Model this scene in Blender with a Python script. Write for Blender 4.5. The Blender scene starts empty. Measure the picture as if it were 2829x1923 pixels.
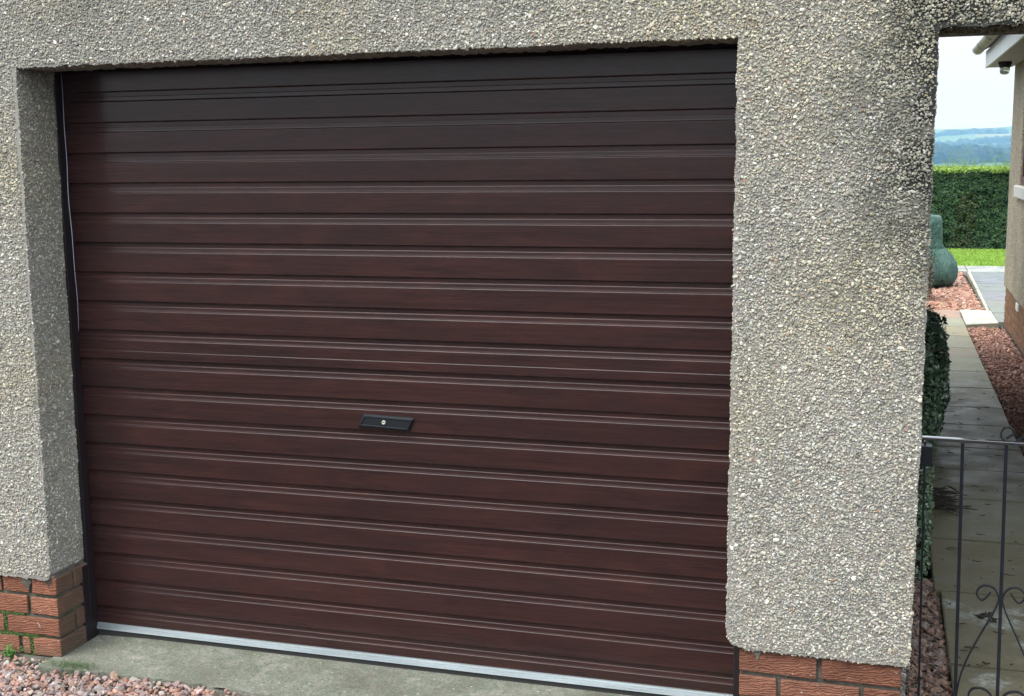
import bpy, bmesh, math, random
import numpy as np
from mathutils import Matrix, Vector

R = math.radians
rng = np.random.default_rng(7)
random.seed(7)
sc = bpy.context.scene
col = sc.collection
EYE = 1.69                      # eye height above the garage threshold; z in this script is world z, ground = 0

# ------------------------------------------------------------------ camera
cam_d = bpy.data.cameras.new("camera")
cam = bpy.data.objects.new("camera", cam_d)
col.objects.link(cam)
right = Vector((0.95683, 0.2904, -0.01217)); down = Vector((0.03392, -0.15315, -0.98762)); fwd = Vector((-0.28867, 0.94457, -0.15639))
m = Matrix((right, -down, -fwd)).transposed().to_4x4()
m.translation = (0, 0, EYE)
cam.matrix_world = m
cam_d.sensor_fit = 'HORIZONTAL'
cam_d.sensor_width = 36.0
cam_d.lens = 36.0 * 3370.85 / 2829.0
cam_d.clip_start = 0.05
cam_d.clip_end = 12000
sc.camera = cam

# ------------------------------------------------------------------ world, sun, exposure (bright overcast)
SUN_EL, SUN_AZ = R(54), R(210)          # azimuth measured clockwise from +Y: behind the camera, a little to its left
w = bpy.data.worlds.new("World"); sc.world = w; w.use_nodes = True
nt = w.node_tree; nt.nodes.clear()
wo = nt.nodes.new('ShaderNodeOutputWorld'); bg = nt.nodes.new('ShaderNodeBackground')
sky = nt.nodes.new('ShaderNodeTexSky'); sky.sky_type = 'NISHITA'; sky.sun_disc = False
sky.sun_elevation = SUN_EL; sky.sun_rotation = SUN_AZ; sky.dust_density = 3.0; sky.air_density = 1.0
mixw = nt.nodes.new('ShaderNodeMix'); mixw.data_type = 'RGBA'
mixw.inputs[0].default_value = 0.78
nt.links.new(sky.outputs[0], mixw.inputs[6]); mixw.inputs[7].default_value = (8.8, 9.5, 10.3, 1)
# an overcast sky is about three times brighter overhead than at the horizon
tcw = nt.nodes.new('ShaderNodeTexCoord'); sxw = nt.nodes.new('ShaderNodeSeparateXYZ'); nt.links.new(tcw.outputs['Generated'], sxw.inputs[0])
mrw = nt.nodes.new('ShaderNodeMapRange'); nt.links.new(sxw.outputs[2], mrw.inputs[0]); mrw.inputs[3].default_value = .44; mrw.inputs[4].default_value = 1.55
mlw = nt.nodes.new('ShaderNodeVectorMath'); mlw.operation = 'SCALE'; nt.links.new(mixw.outputs[2], mlw.inputs[0]); nt.links.new(mrw.outputs[0], mlw.inputs['Scale'])
nt.links.new(mlw.outputs[0], bg.inputs[0]); bg.inputs[1].default_value = 0.12
nt.links.new(bg.outputs[0], wo.inputs[0])
sun_d = bpy.data.lights.new("sun", 'SUN'); sun_d.energy = 1.45; sun_d.angle = R(30); sun_d.color = (1, .97, .92)
sun = bpy.data.objects.new("sun", sun_d); col.objects.link(sun)
sdir = Vector((math.sin(SUN_AZ) * math.cos(SUN_EL), math.cos(SUN_AZ) * math.cos(SUN_EL), math.sin(SUN_EL)))
sun.rotation_euler = sdir.to_track_quat('Z', 'Y').to_euler()
sun.location = (0, -4, 8)
vs = sc.view_settings
vs.view_transform = 'Standard'; vs.look = 'None'; vs.exposure = 1.04; vs.gamma = 1; vs.use_curve_mapping = False
sc.cycles.max_bounces = 6; sc.cycles.diffuse_bounces = 3; sc.cycles.glossy_bounces = 3
sc.cycles.caustics_reflective = False; sc.cycles.caustics_refractive = False
sc.cycles.sample_clamp_indirect = 4

# ------------------------------------------------------------------ helpers
def tag(o, label=None, cat=None, group=None, kind=None):
    if label: o['label'] = label
    if cat: o['category'] = cat
    if group: o['group'] = group
    if kind: o['kind'] = kind
    return o

def empty(name, loc=(0, 0, 0), label=None, cat=None, group=None, kind=None):
    o = bpy.data.objects.new(name, None); col.objects.link(o); o.location = loc
    o.empty_display_size = .1
    return tag(o, label, cat, group, kind)

def link(name, me, mat, parent=None, kind=None, smooth=False):
    o = bpy.data.objects.new(name, me); col.objects.link(o)
    if mat is not None and not me.materials: me.materials.append(mat)
    if smooth:
        me.polygons.foreach_set('use_smooth', [True] * len(me.polygons))
    if parent is not None:
        o.parent = parent
        o.matrix_parent_inverse = Matrix.Translation(-parent.location) if parent.parent is None else Matrix.Translation(-parent.matrix_basis.translation)
    if kind: o['kind'] = kind
    return o

def bm_link(name, bm, mat, parent=None, kind=None, smooth=False):
    bmesh.ops.recalc_face_normals(bm, faces=bm.faces)
    me = bpy.data.meshes.new(name); bm.to_mesh(me); bm.free()
    return link(name, me, mat, parent, kind, smooth)

def bx(bm, x0, x1, y0, y1, z0, z1, bev=0.0, seg=1, jit=0.0):
    vs_ = []
    for z in (z0, z1):
        for (x, y) in ((x0, y0), (x1, y0), (x1, y1), (x0, y1)):
            vs_.append(bm.verts.new((x + random.uniform(-jit, jit), y + random.uniform(-jit, jit), z + random.uniform(-jit, jit))))
    fs = [bm.faces.new([vs_[i] for i in f]) for f in ((3, 2, 1, 0), (4, 5, 6, 7), (0, 1, 5, 4), (1, 2, 6, 5), (2, 3, 7, 6), (3, 0, 4, 7))]
    if bev:
        es = list({e for f in fs for e in f.edges})
        bmesh.ops.bevel(bm, geom=es, offset=bev, segments=seg, profile=0.5, affect='EDGES')

def box(name, x0, x1, y0, y1, z0, z1, mat, parent=None, bev=0.0, seg=1, jit=0.0, kind=None):
    bm = bmesh.new(); bx(bm, x0, x1, y0, y1, z0, z1, bev, seg, jit)
    return bm_link(name, bm, mat, parent, kind)

def tube(bm, pts, r, n=8, flat=None):
    """round tube along pts; flat=(normal axis vector) makes it a flat bar"""
    pts = [Vector(p) for p in pts]; rings = []
    for i, p in enumerate(pts):
        t = (pts[min(i + 1, len(pts) - 1)] - pts[max(i - 1, 0)]).normalized()
        a = Vector((0, 1, 0)) if abs(t.y) < .9 else Vector((1, 0, 0))
        u = t.cross(a).normalized(); v = t.cross(u).normalized()
        rr = r[i] if isinstance(r, (list, tuple)) else r
        if flat: ru, rv = flat
        else: ru = rv = rr
        rings.append([bm.verts.new(p + u * math.cos(k * 2 * math.pi / n) * ru + v * math.sin(k * 2 * math.pi / n) * rv) for k in range(n)])
    for a, b in zip(rings, rings[1:]):
        for k in range(n): bm.faces.new((a[k], a[(k + 1) % n], b[(k + 1) % n], b[k]))
    bm.faces.new(rings[0][::-1]); bm.faces.new(rings[-1])

def prism(bm, pts_xz, y0, y1):
    a = [bm.verts.new((x, y0, z)) for x, z in pts_xz]; b = [bm.verts.new((x, y1, z)) for x, z in pts_xz]
    bm.faces.new(a); bm.faces.new(b[::-1]); n = len(a)
    for i in range(n): bm.faces.new((a[i], b[i], b[(i + 1) % n], a[(i + 1) % n]))

def np_mesh(name, V, F, C=None, smooth=False):
    """V (n,3), F (m,k) same k for all faces, C (n,3) point colours"""
    me = bpy.data.meshes.new(name); V = np.ascontiguousarray(V, dtype=np.float32); F = np.ascontiguousarray(F, dtype=np.int32)
    k = F.shape[1]
    me.vertices.add(len(V)); me.vertices.foreach_set('co', V.ravel())
    me.loops.add(F.size); me.loops.foreach_set('vertex_index', F.ravel())
    me.polygons.add(len(F)); me.polygons.foreach_set('loop_start', np.arange(0, F.size, k, dtype=np.int32))
    try: me.polygons.foreach_set('loop_total', np.full(len(F), k, dtype=np.int32))
    except Exception: pass
    me.update(calc_edges=True)
    if C is not None:
        at = me.color_attributes.new('tint', 'FLOAT_COLOR', 'POINT')
        c4 = np.ones((len(V), 4), np.float32); c4[:, :3] = C; at.data.foreach_set('color', c4.ravel())
    me.polygons.foreach_set('use_smooth', np.full(len(F), smooth))
    return me

def rand_frames(n, normal=None, tilt=0.5):
    """random rotation matrices (n,3,3), columns u,v,w with w near the given normals (n,3)"""
    if normal is None:
        q = rng.normal(size=(n, 3)); wv = q / np.linalg.norm(q, axis=1, keepdims=True)
    else:
        wv = normal + rng.normal(size=(n, 3)) * tilt
        wv /= np.linalg.norm(wv, axis=1, keepdims=True)
    a = rng.normal(size=(n, 3)); u = np.cross(wv, a); u /= np.linalg.norm(u, axis=1, keepdims=True)
    v = np.cross(wv, u)
    return np.stack([u, v, wv], axis=2)

def dome_templates(k, flat=.55):
    """low pebble half-shells: 6-point base, 5-point shoulder, top"""
    T = []
    for _ in range(k):
        nb = 6; a = np.arange(nb) * 2 * np.pi / nb + rng.uniform(-.25, .25, nb)
        r = rng.uniform(.8, 1.12, nb); el = rng.uniform(.62, 1.0)
        base = np.stack([np.cos(a) * r, np.sin(a) * r * el, np.full(nb, -.35)], 1)
        sh = np.stack([np.cos(a + .2) * r * .82, np.sin(a + .2) * r * el * .82, np.full(nb, flat * .62) + rng.uniform(-.12, .12, nb)], 1)
        top = np.array([[rng.uniform(-.15, .15), rng.uniform(-.15, .15), flat]])
        T.append(np.vstack([base, sh, top]))
    F = []
    for i in range(6):
        j = (i + 1) % 6
        F += [(i, j, 6 + j), (i, 6 + j, 6 + i), (6 + i, 6 + j, 12)]
    return T, np.array(F)

def rock_templates(k, sx=1, sy=.8, sz=.6):
    T = []; F = None
    bm = bmesh.new(); bmesh.ops.create_icosphere(bm, subdivisions=1, radius=1)
    V0 = np.array([v.co[:] for v in bm.verts]); F = np.array([[v.index for v in f.verts] for f in bm.faces]); bm.free()
    for _ in range(k):
        V = V0 * rng.uniform(.68, 1.2, (len(V0), 1)) + rng.normal(size=V0.shape) * .08
        T.append(V * np.array([sx, sy * rng.uniform(.8, 1.1), sz * rng.uniform(.75, 1.2)]))
    return T, F

def scatter(name, P, S, N, tilt, templates, colors, mat, parent=None, kind='stuff', smooth=False):
    T, F = templates; n = len(P); nv = len(T[0])
    M = rand_frames(n, N, tilt)
    idx = rng.integers(0, len(T), n)
    TT = np.array(T)[idx] * S.reshape(n, 1, -1)
    V = np.einsum('nij,nkj->nki', M, TT) + P[:, None, :]
    FF = (F[None] + (np.arange(n) * nv)[:, None, None]).reshape(-1, F.shape[1])
    C = np.repeat(colors, nv, axis=0)
    me = np_mesh(name, V.reshape(-1, 3), FF, C, smooth)
    return link(name, me, mat, parent, kind)

_g = np.random.default_rng(99).random((64, 64, 64))
def vnoise(P, s):
    """smooth value noise, P (n,3), cell size s -> 0..1"""
    q = P / s; i = np.floor(q).astype(int); f = q - i; f = f * f * (3 - 2 * f); i %= 64; j = (i + 1) % 64
    def g(a, b, c): return _g[a, b, c]
    x0, y0, z0 = i.T; x1, y1, z1 = j.T; fx, fy, fz = f.T
    c00 = g(x0, y0, z0) * (1 - fx) + g(x1, y0, z0) * fx; c10 = g(x0, y1, z0) * (1 - fx) + g(x1, y1, z0) * fx
    c01 = g(x0, y0, z1) * (1 - fx) + g(x1, y0, z1) * fx; c11 = g(x0, y1, z1) * (1 - fx) + g(x1, y1, z1) * fx
    return (c00 * (1 - fy) + c10 * fy) * (1 - fz) + (c01 * (1 - fy) + c11 * fy) * fz
def fbm(P, s, o=3):
    return sum(vnoise(P + 7.3 * k, s / 2 ** k) * .5 ** k for k in range(o)) / sum(.5 ** k for k in range(o))
def pick(pal, wts, n, var=.12):
    c = np.array(pal, float)[rng.choice(len(pal), n, p=np.array(wts) / sum(wts))]
    return np.clip(c * (1 + rng.normal(size=(n, 1)) * var) * (1 + rng.normal(size=(n, 3)) * var * .25), .01, .95)

# ------------------------------------------------------------------ materials
class Mt:
    def __init__(s, name, rough=.7, spec=.4, base=(.5, .5, .5)):
        s.m = bpy.data.materials.new(name); s.m.use_nodes = True; s.t = s.m.node_tree
        s.b = s.t.nodes['Principled BSDF']; s.b.inputs['Roughness'].default_value = rough
        s.b.inputs['Specular IOR Level'].default_value = spec; s.b.inputs['Base Color'].default_value = (*base, 1)
        s.geo = s.t.nodes.new('ShaderNodeNewGeometry')
    def n(s, typ, **kw):
        x = s.t.nodes.new(typ)
        for k, v in kw.items(): setattr(x, k, v)
        return x
    def l(s, a, b): s.t.links.new(a, b)
    def pos(s, scale=(1, 1, 1), rot=(0, 0, 0)):
        mp = s.n('ShaderNodeMapping'); mp.inputs['Scale'].default_value = scale; mp.inputs['Rotation'].default_value = rot
        s.l(s.geo.outputs['Position'], mp.inputs['Vector']); return mp.outputs[0]
    def noise(s, scale, vec=None, detail=4, rough=.6, dist=0):
        x = s.n('ShaderNodeTexNoise'); x.inputs['Scale'].default_value = scale; x.inputs['Detail'].default_value = detail
        x.inputs['Roughness'].default_value = rough; x.inputs['Distortion'].default_value = dist
        s.l(vec if vec is not None else s.geo.outputs['Position'], x.inputs['Vector']); return x.outputs['Fac']
    def ramp(s, fac, stops):
        x = s.n('ShaderNodeValToRGB'); e = x.color_ramp.elements
        while len(e) < len(stops): e.new(.5)
        for i, (p, c) in enumerate(stops):
            e[i].position = p; e[i].color = (*c, 1) if len(c) == 3 else c
        s.l(fac, x.inputs[0]); return x.outputs[0]
    def gray(s, fac, a, b): return s.ramp(fac, [(a, (0, 0, 0)), (b, (1, 1, 1))])
    def mix(s, f, a, b, mode='MIX'):
        x = s.n('ShaderNodeMix', data_type='RGBA', blend_type=mode)
        for sock, v in ((x.inputs[0], f), (x.inputs[6], a), (x.inputs[7], b)):
            if isinstance(v, (int, float)): sock.default_value = v
            elif isinstance(v, tuple): sock.default_value = (*v, 1)
            else: s.l(v, sock)
        return x.outputs[2]
    def mul(s, a, b, op='MULTIPLY'):
        x = s.n('ShaderNodeMath', operation=op)
        for sock, v in ((x.inputs[0], a), (x.inputs[1], b)):
            if isinstance(v, (int, float)): sock.default_value = v
            else: s.l(v, sock)
        return x.outputs[0]
    def attr(s, name='tint'): return s.n('ShaderNodeAttribute', attribute_name=name).outputs['Color']
    def base(s, c): s.l(c, s.b.inputs['Base Color'])
    def rough(s, f): s.l(f, s.b.inputs['Roughness'])
    def bump(s, h, dist=.002, strength=1.0):
        x = s.n('ShaderNodeBump'); x.inputs['Distance'].default_value = dist; x.inputs['Strength'].default_value = strength
        s.l(h, x.inputs['Height']); s.l(x.outputs[0], s.b.inputs['Normal'])

def tint_mat(name, rough=.7, spec=.35, grain=250, amount=.25, sub=0):
    k = Mt(name, rough, spec)
    n = k.noise(grain, detail=3)
    k.base(k.mix(1.0, k.attr(), k.ramp(n, [(.25, (1 - amount,) * 3), (.75, (1 + amount * .5,) * 3)]), 'MULTIPLY'))
    k.bump(n, .0006, .6)
    if sub:
        k.b.inputs['Subsurface Weight'].default_value = 0
    return k.m
M = {}
M['pebble'] = tint_mat('pebble', .62, .4, 420, .25)
M['gravel'] = tint_mat('gravel_stone', .75, .35, 180, .3)
M['leaf'] = tint_mat('leaf', .42, .5, 90, .3)
M['needle'] = tint_mat('hedge_leaf', .6, .3, 30, .3)
M['blade'] = tint_mat('grass_blade', .55, .3, 30, .25)
M['litter'] = tint_mat('dead_leaf', .8, .2, 200, .3)

# harling cement between the pebbles
k = Mt('harling_cement', .9, .2)
n1 = k.noise(3.2, detail=5); n2 = k.noise(190, detail=3)
sx = k.n('ShaderNodeSeparateXYZ'); k.l(k.geo.outputs['Position'], sx.inputs[0])
c = k.ramp(n1, [(.3, (.22, .215, .195)), (.7, (.33, .315, .28))])
mx = k.n('ShaderNodeMapRange'); k.l(sx.outputs[0], mx.inputs[0]); mx.inputs[1].default_value = -.12; mx.inputs[2].default_value = .06
mz = k.n('ShaderNodeMapRange'); k.l(sx.outputs[2], mz.inputs[0]); mz.inputs[1].default_value = 1.05; mz.inputs[2].default_value = 1.6
st = k.mul(k.mul(mx.outputs[0], mz.outputs[0]), k.gray(k.noise(9, detail=4), .28, .5))
c = k.mix(st, c, (.03, .033, .03))
k.base(c); k.bump(n2, .004, .8); M['cement'] = k.m
# plain render with fine pebble look for far / hidden walls
def roughcast(name, a, b, sc_=110, dist=.005):
    k = Mt(name, .9, .25)
    v = k.n('ShaderNodeTexVoronoi'); v.inputs['Scale'].default_value = sc_; k.l(k.geo.outputs['Position'], v.inputs['Vector'])
    sp = k.n('ShaderNodeSeparateColor'); k.l(v.outputs['Color'], sp.inputs[0])
    cc = k.ramp(sp.outputs[0], [(0, tuple(x * .6 for x in a)), (.35, a), (.75, b), (1, tuple(min(.8, x * 1.6) for x in b))])
    big = k.noise(1.7, detail=5)
    cc = k.mix(1, cc, k.ramp(big, [(.3, (.75, .76, .74)), (.7, (1.08, 1.06, 1.02))]), 'MULTIPLY')
    k.base(cc); k.bump(k.mul(v.outputs['Distance'], -1), dist, .9); return k.m
M['roughcast'] = roughcast('roughcast', (.24, .235, .22), (.36, .345, .31))
M['house_render'] = roughcast('house_harling', (.30, .26, .19), (.40, .36, .28), 95, .004)
# soffit plaster
k = Mt('soffit_cement', .9, .2); n = k.noise(60, detail=5); g = k.noise(4, detail=3)
k.base(k.mix(k.gray(g, .35, .65), (.24, .215, .15), (.33, .30, .22))); k.bump(n, .006, 1); M['soffit'] = k.m

# brick (drag-wired wavy face)
def brick_mat(name, c0, c1, c2, dirt_and_shade=False):
    k = Mt(name, .88, .2)
    oi = k.n('ShaderNodeObjectInfo')
    off = k.n('ShaderNodeVectorMath', operation='ADD'); k.l(k.geo.outputs['Position'], off.inputs[0])
    cb = k.n('ShaderNodeCombineXYZ'); k.l(k.mul(oi.outputs['Random'], 13.0), cb.inputs[0]); k.l(cb.outputs[0], off.inputs[1])
    def mp(sc3, rot=0):
        m_ = k.n('ShaderNodeMapping'); m_.inputs['Scale'].default_value = sc3; m_.inputs['Rotation'].default_value = (0, rot, 0); k.l(off.outputs[0], m_.inputs['Vector']); return m_.outputs[0]
    warp = k.noise(9, off.outputs[0], 2, .5)
    wav = k.n('ShaderNodeTexWave'); wav.wave_type = 'BANDS'; wav.bands_direction = 'Z'; wav.inputs['Scale'].default_value = 42
    wav.inputs['Distortion'].default_value = 16; wav.inputs['Detail'].default_value = 3; wav.inputs['Detail Scale'].default_value = .8; wav.inputs['Detail Roughness'].default_value = .6
    k.l(mp((.5, .5, 1), .22), wav.inputs['Vector'])
    w1 = k.noise(1.0, mp((11, 11, 170), .1), 3, .55, 1.0)
    gro = k.mul(k.mul(wav.outputs['Fac'], .55), k.mul(w1, .6), 'ADD')
    rr = k.ramp(oi.outputs['Random'], [(0, c0), (.5, c1), (1, c2)])
    bl = k.noise(24, detail=6)
    cc = k.mix(1, rr, k.ramp(bl, [(.3, (.70, .68, .66)), (.72, (1.22, 1.18, 1.14))]), 'MULTIPLY')
    cc = k.mix(1, cc, k.ramp(gro, [(.25, (.74, .71, .69)), (.50, (1.0, 1.0, 1.0)), (.75, (1.12, 1.11, 1.1))]), 'MULTIPLY')
    spl = k.gray(k.noise(75, detail=2), .70, .74)
    cc = k.mix(spl, cc, (.42, .40, .36))
    sp = k.n('ShaderNodeSeparateXYZ'); k.l(k.geo.outputs['Position'], sp.inputs[0])
    if dirt_and_shade:       # dust plus painted-in shade on the door recess cheek, and splash grime near the ground
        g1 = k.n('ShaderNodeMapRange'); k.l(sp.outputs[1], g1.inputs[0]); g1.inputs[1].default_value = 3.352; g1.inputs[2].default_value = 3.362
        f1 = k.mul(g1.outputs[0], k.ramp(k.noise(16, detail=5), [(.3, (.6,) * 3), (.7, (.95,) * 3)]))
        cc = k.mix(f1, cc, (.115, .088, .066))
        g2 = k.n('ShaderNodeMapRange'); k.l(sp.outputs[2], g2.inputs[0]); g2.inputs[1].default_value = .05; g2.inputs[2].default_value = -.01
        cc = k.mix(k.mul(g2.outputs[0], .45), cc, (.10, .10, .07))
    if dirt_and_shade:
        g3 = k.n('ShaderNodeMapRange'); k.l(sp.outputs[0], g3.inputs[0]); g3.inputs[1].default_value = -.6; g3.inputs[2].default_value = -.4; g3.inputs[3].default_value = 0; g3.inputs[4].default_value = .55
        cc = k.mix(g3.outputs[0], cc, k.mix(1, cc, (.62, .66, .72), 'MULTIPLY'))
    k.base(cc); k.bump(gro, .003, 1); return k.m
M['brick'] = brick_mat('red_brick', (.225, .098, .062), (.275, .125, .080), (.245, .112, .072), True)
M['brick_dusty'] = brick_mat('dusty_brick', (.20, .105, .075), (.22, .12, .088), (.24, .15, .115))
M['brick_brown'] = brick_mat('brown_brick', (.22, .125, .072), (.26, .15, .088), (.19, .11, .068))
k = Mt('mortar', .95, .15); n = k.noise(130, detail=4); sp = k.n('ShaderNodeSeparateXYZ'); k.l(k.geo.outputs['Position'], sp.inputs[0])
c = k.ramp(k.noise(14, detail=4), [(.35, (.075, .07, .055)), (.7, (.18, .175, .15))])
gm = k.gray(k.noise(16, detail=5), .46, .58)
mr = k.n('ShaderNodeMapRange'); k.l(sp.outputs[0], mr.inputs[0]); mr.inputs[1].default_value = -2.66; mr.inputs[2].default_value = -2.74
mr2 = k.n('ShaderNodeMapRange'); k.l(sp.outputs[2], mr2.inputs[0]); mr2.inputs[1].default_value = .23; mr2.inputs[2].default_value = .14
c = k.mix(k.mul(gm, k.mul(mr.outputs[0], mr2.outputs[0])), c, (.055, .12, .022))
k.base(c); k.bump(n, .004, 1); M['mortar'] = k.m

# door laminate: dark mahogany print with a satin coat
k = Mt('mahogany_laminate', .34, .2)
g1 = k.noise(1, k.pos((2.2, 6, 150)), 6, .62, .7)
g2 = k.noise(1, k.pos((2.6, 3, 13)), 5, .62, 1.4)
g3 = k.noise(1, k.pos((9, 9, 420)), 2, .6, .3)
cc = k.ramp(g2, [(.28, (.025, .0132, .0130)), (.5, (.033, .0152, .0143)), (.74, (.047, .0190, .0165))])
cc = k.mix(1, cc, k.ramp(g1, [(.32, (.72, .72, .74)), (.62, (1.16, 1.14, 1.12))]), 'MULTIPLY')
kn = k.gray(k.noise(1, k.pos((5, 3, 24)), 6, .7, 2.2), .60, .72)
cc = k.mix(k.mul(kn, .32), cc, (.015, .010, .010))
k.base(cc)
k.rough(k.ramp(g3, [(.3, (.22, .22, .22)), (.7, (.34, .34, .34))]))
k.b.inputs['Coat Weight'].default_value = .42; k.b.inputs['Coat Roughness'].default_value = .15; k.b.inputs['Coat IOR'].default_value = 1.5
k.bump(g1, .0002, .5); M['door'] = k.m
k = Mt('dark_guide_paint', .5, .4, (.016, .0105, .012)); k.bump(k.noise(60), .0004, .3); M['guide'] = k.m
# brushed aluminium rail
k = Mt('aluminium', .42, .5, (.72, .76, .80)); k.b.inputs['Metallic'].default_value = .7
k.base(k.ramp(k.noise(1, k.pos((3, 40, 40)), 4), [(.3, (.38, .43, .45)), (.7, (.52, .58, .60))])); M['alu'] = k.m
k = Mt('black_rubber', .8, .3, (.035, .035, .035)); M['rubber'] = k.m
k = Mt('black_plastic', .5, .35, (.008, .011, .015)); k.bump(k.noise(600, detail=2), .0002, .5); M['plastic'] = k.m
k = Mt('lock_metal', .35, .6, (.78, .76, .66)); k.b.inputs['Metallic'].default_value = .45; M['chrome'] = k.m
k = Mt('wet_gate_paint', .06, 1.0, (.010, .012, .017)); k.b.inputs['Coat Weight'].default_value = 1; k.b.inputs['Coat Roughness'].default_value = .06; k.b.inputs['Coat IOR'].default_value = 2.2; M['gate_wet'] = k.m
k = Mt('gate_paint', .38, .35, (.008, .010, .015)); k.b.inputs['Coat Weight'].default_value = .15; k.b.inputs['Coat Roughness'].default_value = .15
k.bump(k.noise(90, detail=3), .0006, .4); M['gate'] = k.m
k = Mt('cord', .6, .3, (.52, .54, .66)); M['cord'] = k.m

# concrete apron
k = Mt('concrete', .9, .2)
a = k.noise(4.5, detail=6, rough=.65); b = k.noise(30, detail=6, rough=.7); f = k.noise(260, detail=3)
cc = k.ramp(a, [(.32, (.15, .138, .115)), (.5, (.225, .228, .19)), (.66, (.31, .305, .265))])
cc = k.mix(k.mul(k.gray(b, .44, .60), .7), cc, (.15, .185, .13))
cc = k.mix(1, cc, k.ramp(k.noise(110, detail=4, rough=.7), [(.32, (.62, .62, .6)), (.5, (1, 1, 1)), (.7, (1.28, 1.28, 1.22))]), 'MULTIPLY')
cc = k.mix(k.mul(k.gray(f, .62, .70), .8), cc, (.46, .48, .41))
vv = k.n('ShaderNodeTexVoronoi'); vv.inputs['Scale'].default_value = 60; k.l(k.geo.outputs['Position'], vv.inputs['Vector'])
sp_ = k.n('ShaderNodeSeparateColor'); k.l(vv.outputs['Color'], sp_.inputs[0])
spot = k.mul(k.gray(sp_.outputs[0], .86, .90), k.mul(vv.outputs['Distance'], .22, 'LESS_THAN'))
cc = k.mix(k.mul(spot, .75), cc, (.5, .52, .45))
k.base(cc); k.bump(k.mul(b, f, 'ADD'), .006, .9); M['concrete'] = k.m

# wet paving slabs: colour per slab via object colour, droppings as pale splashes
SPOTS = [((.285, 4.64), .055), ((.40, 4.54), .10), ((.46, 4.50), .09), ((.52, 4.30), .05), ((.37, 3.97), .07), ((.50, 4.62), .05)]
k = Mt('paving', .5, .4)
oi = k.n('ShaderNodeObjectInfo')
a = k.noise(5, detail=6); b = k.noise(45, detail=5); f = k.noise(260, detail=3)
cc = k.mix(1, oi.outputs['Color'], k.ramp(a, [(.3, (.72, .73, .68)), (.7, (1.2, 1.2, 1.15))]), 'MULTIPLY')
cc = k.mix(1, cc, k.ramp(b, [(.3, (.85, .86, .82)), (.7, (1.12, 1.12, 1.1))]), 'MULTIPLY')
cc = k.mix(k.mul(k.gray(f, .68, .74), .5), cc, (.33, .34, .30))
tot = None
jit = k.noise(24, detail=5)
for (px, py), rad in SPOTS:
    d = k.n('ShaderNodeVectorMath', operation='DISTANCE'); k.l(k.geo.outputs['Position'], d.inputs[0]); d.inputs[1].default_value = (px, py, .01)
    dj = k.mul(d.outputs['Value'], k.mul(k.mul(jit, -.5, 'ADD'), rad * 1.9), 'ADD')
    mr = k.n('ShaderNodeMapRange'); k.l(dj, mr.inputs[0]); mr.inputs[1].default_value = rad; mr.inputs[2].default_value = rad * .5
    tot = mr.outputs[0] if tot is None else k.mul(tot, mr.outputs[0], 'MAXIMUM')
cc = k.mix(k.mul(k.mul(tot, .6), k.gray(k.noise(60, detail=5, rough=.7), .40, .62)), cc, (.40, .46, .45))
k.base(cc); k.rough(k.ramp(a, [(.35, (.34,) * 3), (.65, (.62,) * 3)])); k.bump(k.mul(b, f, 'ADD'), .0025, .6); M['paving'] = k.m

k = Mt('soil', .9, .2); k.base(k.ramp(k.noise(30, detail=5), [(.3, (.025, .02, .016)), (.7, (.07, .055, .042))])); k.bump(k.noise(80, detail=4), .02, 1); M['soil'] = k.m
k = Mt('lawn_turf', .9, .2); k.base(k.ramp(k.noise(7, detail=5), [(.3, (.17, .30, .03)), (.7, (.26, .40, .05))])); M['turf'] = k.m
k = Mt('white_paint', .4, .5); k.base(k.ramp(k.noise(1, k.pos((8, 8, 2))), [(.35, (.58, .62, .60)), (.6, (.70, .73, .70))])); M['white'] = k.m
k = Mt('soffit_board', .6, .4); k.base(k.ramp(k.noise(4), [(.3, (.40, .42, .38)), (.7, (.5, .51, .47))])); M['board'] = k.m
k = Mt('gutter_plastic', .45, .5); k.base(k.ramp(k.noise(18, detail=5), [(.3, (.20, .17, .12)), (.6, (.40, .36, .28)), (.75, (.5, .46, .37))])); M['gutter'] = k.m
k = Mt('dark_band', .5, .4, (.05, .04, .035)); M['band'] = k.m
k = Mt('brown_window_paint', .5, .4, (.11, .055, .04)); M['brown'] = k.m
k = Mt('window_glass', .05, .8, (.03, .035, .04)); M['glass'] = k.m
k = Mt('lamp_glass', .12, .5, (.86, .88, .88)); k.b.inputs['Transmission Weight'].default_value = .75; M['lampglass'] = k.m
k = Mt('sill_cement', .7, .3, (.55, .55, .50)); M['sill'] = k.m
k = Mt('roof_tile', .8, .3); k.base(k.ramp(k.noise(12), [(.3, (.07, .05, .04)), (.7, (.12, .09, .07))])); M['roof'] = k.m
k = Mt('felt', .9, .2, (.05, .05, .05)); M['felt'] = k.m
k = Mt('dark_interior', .9, .1, (.03, .03, .03)); M['dark'] = k.m
k = Mt('green_cover_cloth', .55, .35)
n = k.noise(1, k.pos((7, 7, 2.2)), 5, .6, 1.0)
k.base(k.ramp(n, [(.3, (.032, .085, .066)), (.7, (.085, .175, .145))])); k.bump(k.mul(n, k.mul(k.noise(1, k.pos((22, 22, 5)), 4, .6, 1.5), .5), 'ADD'), .07, 1); M['cover'] = k.m
k = Mt('hedge_core', .9, .1, (.010, .022, .010)); M['core'] = k.m
k = Mt('bark', .9, .2, (.06, .045, .03)); M['bark'] = k.m
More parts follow.
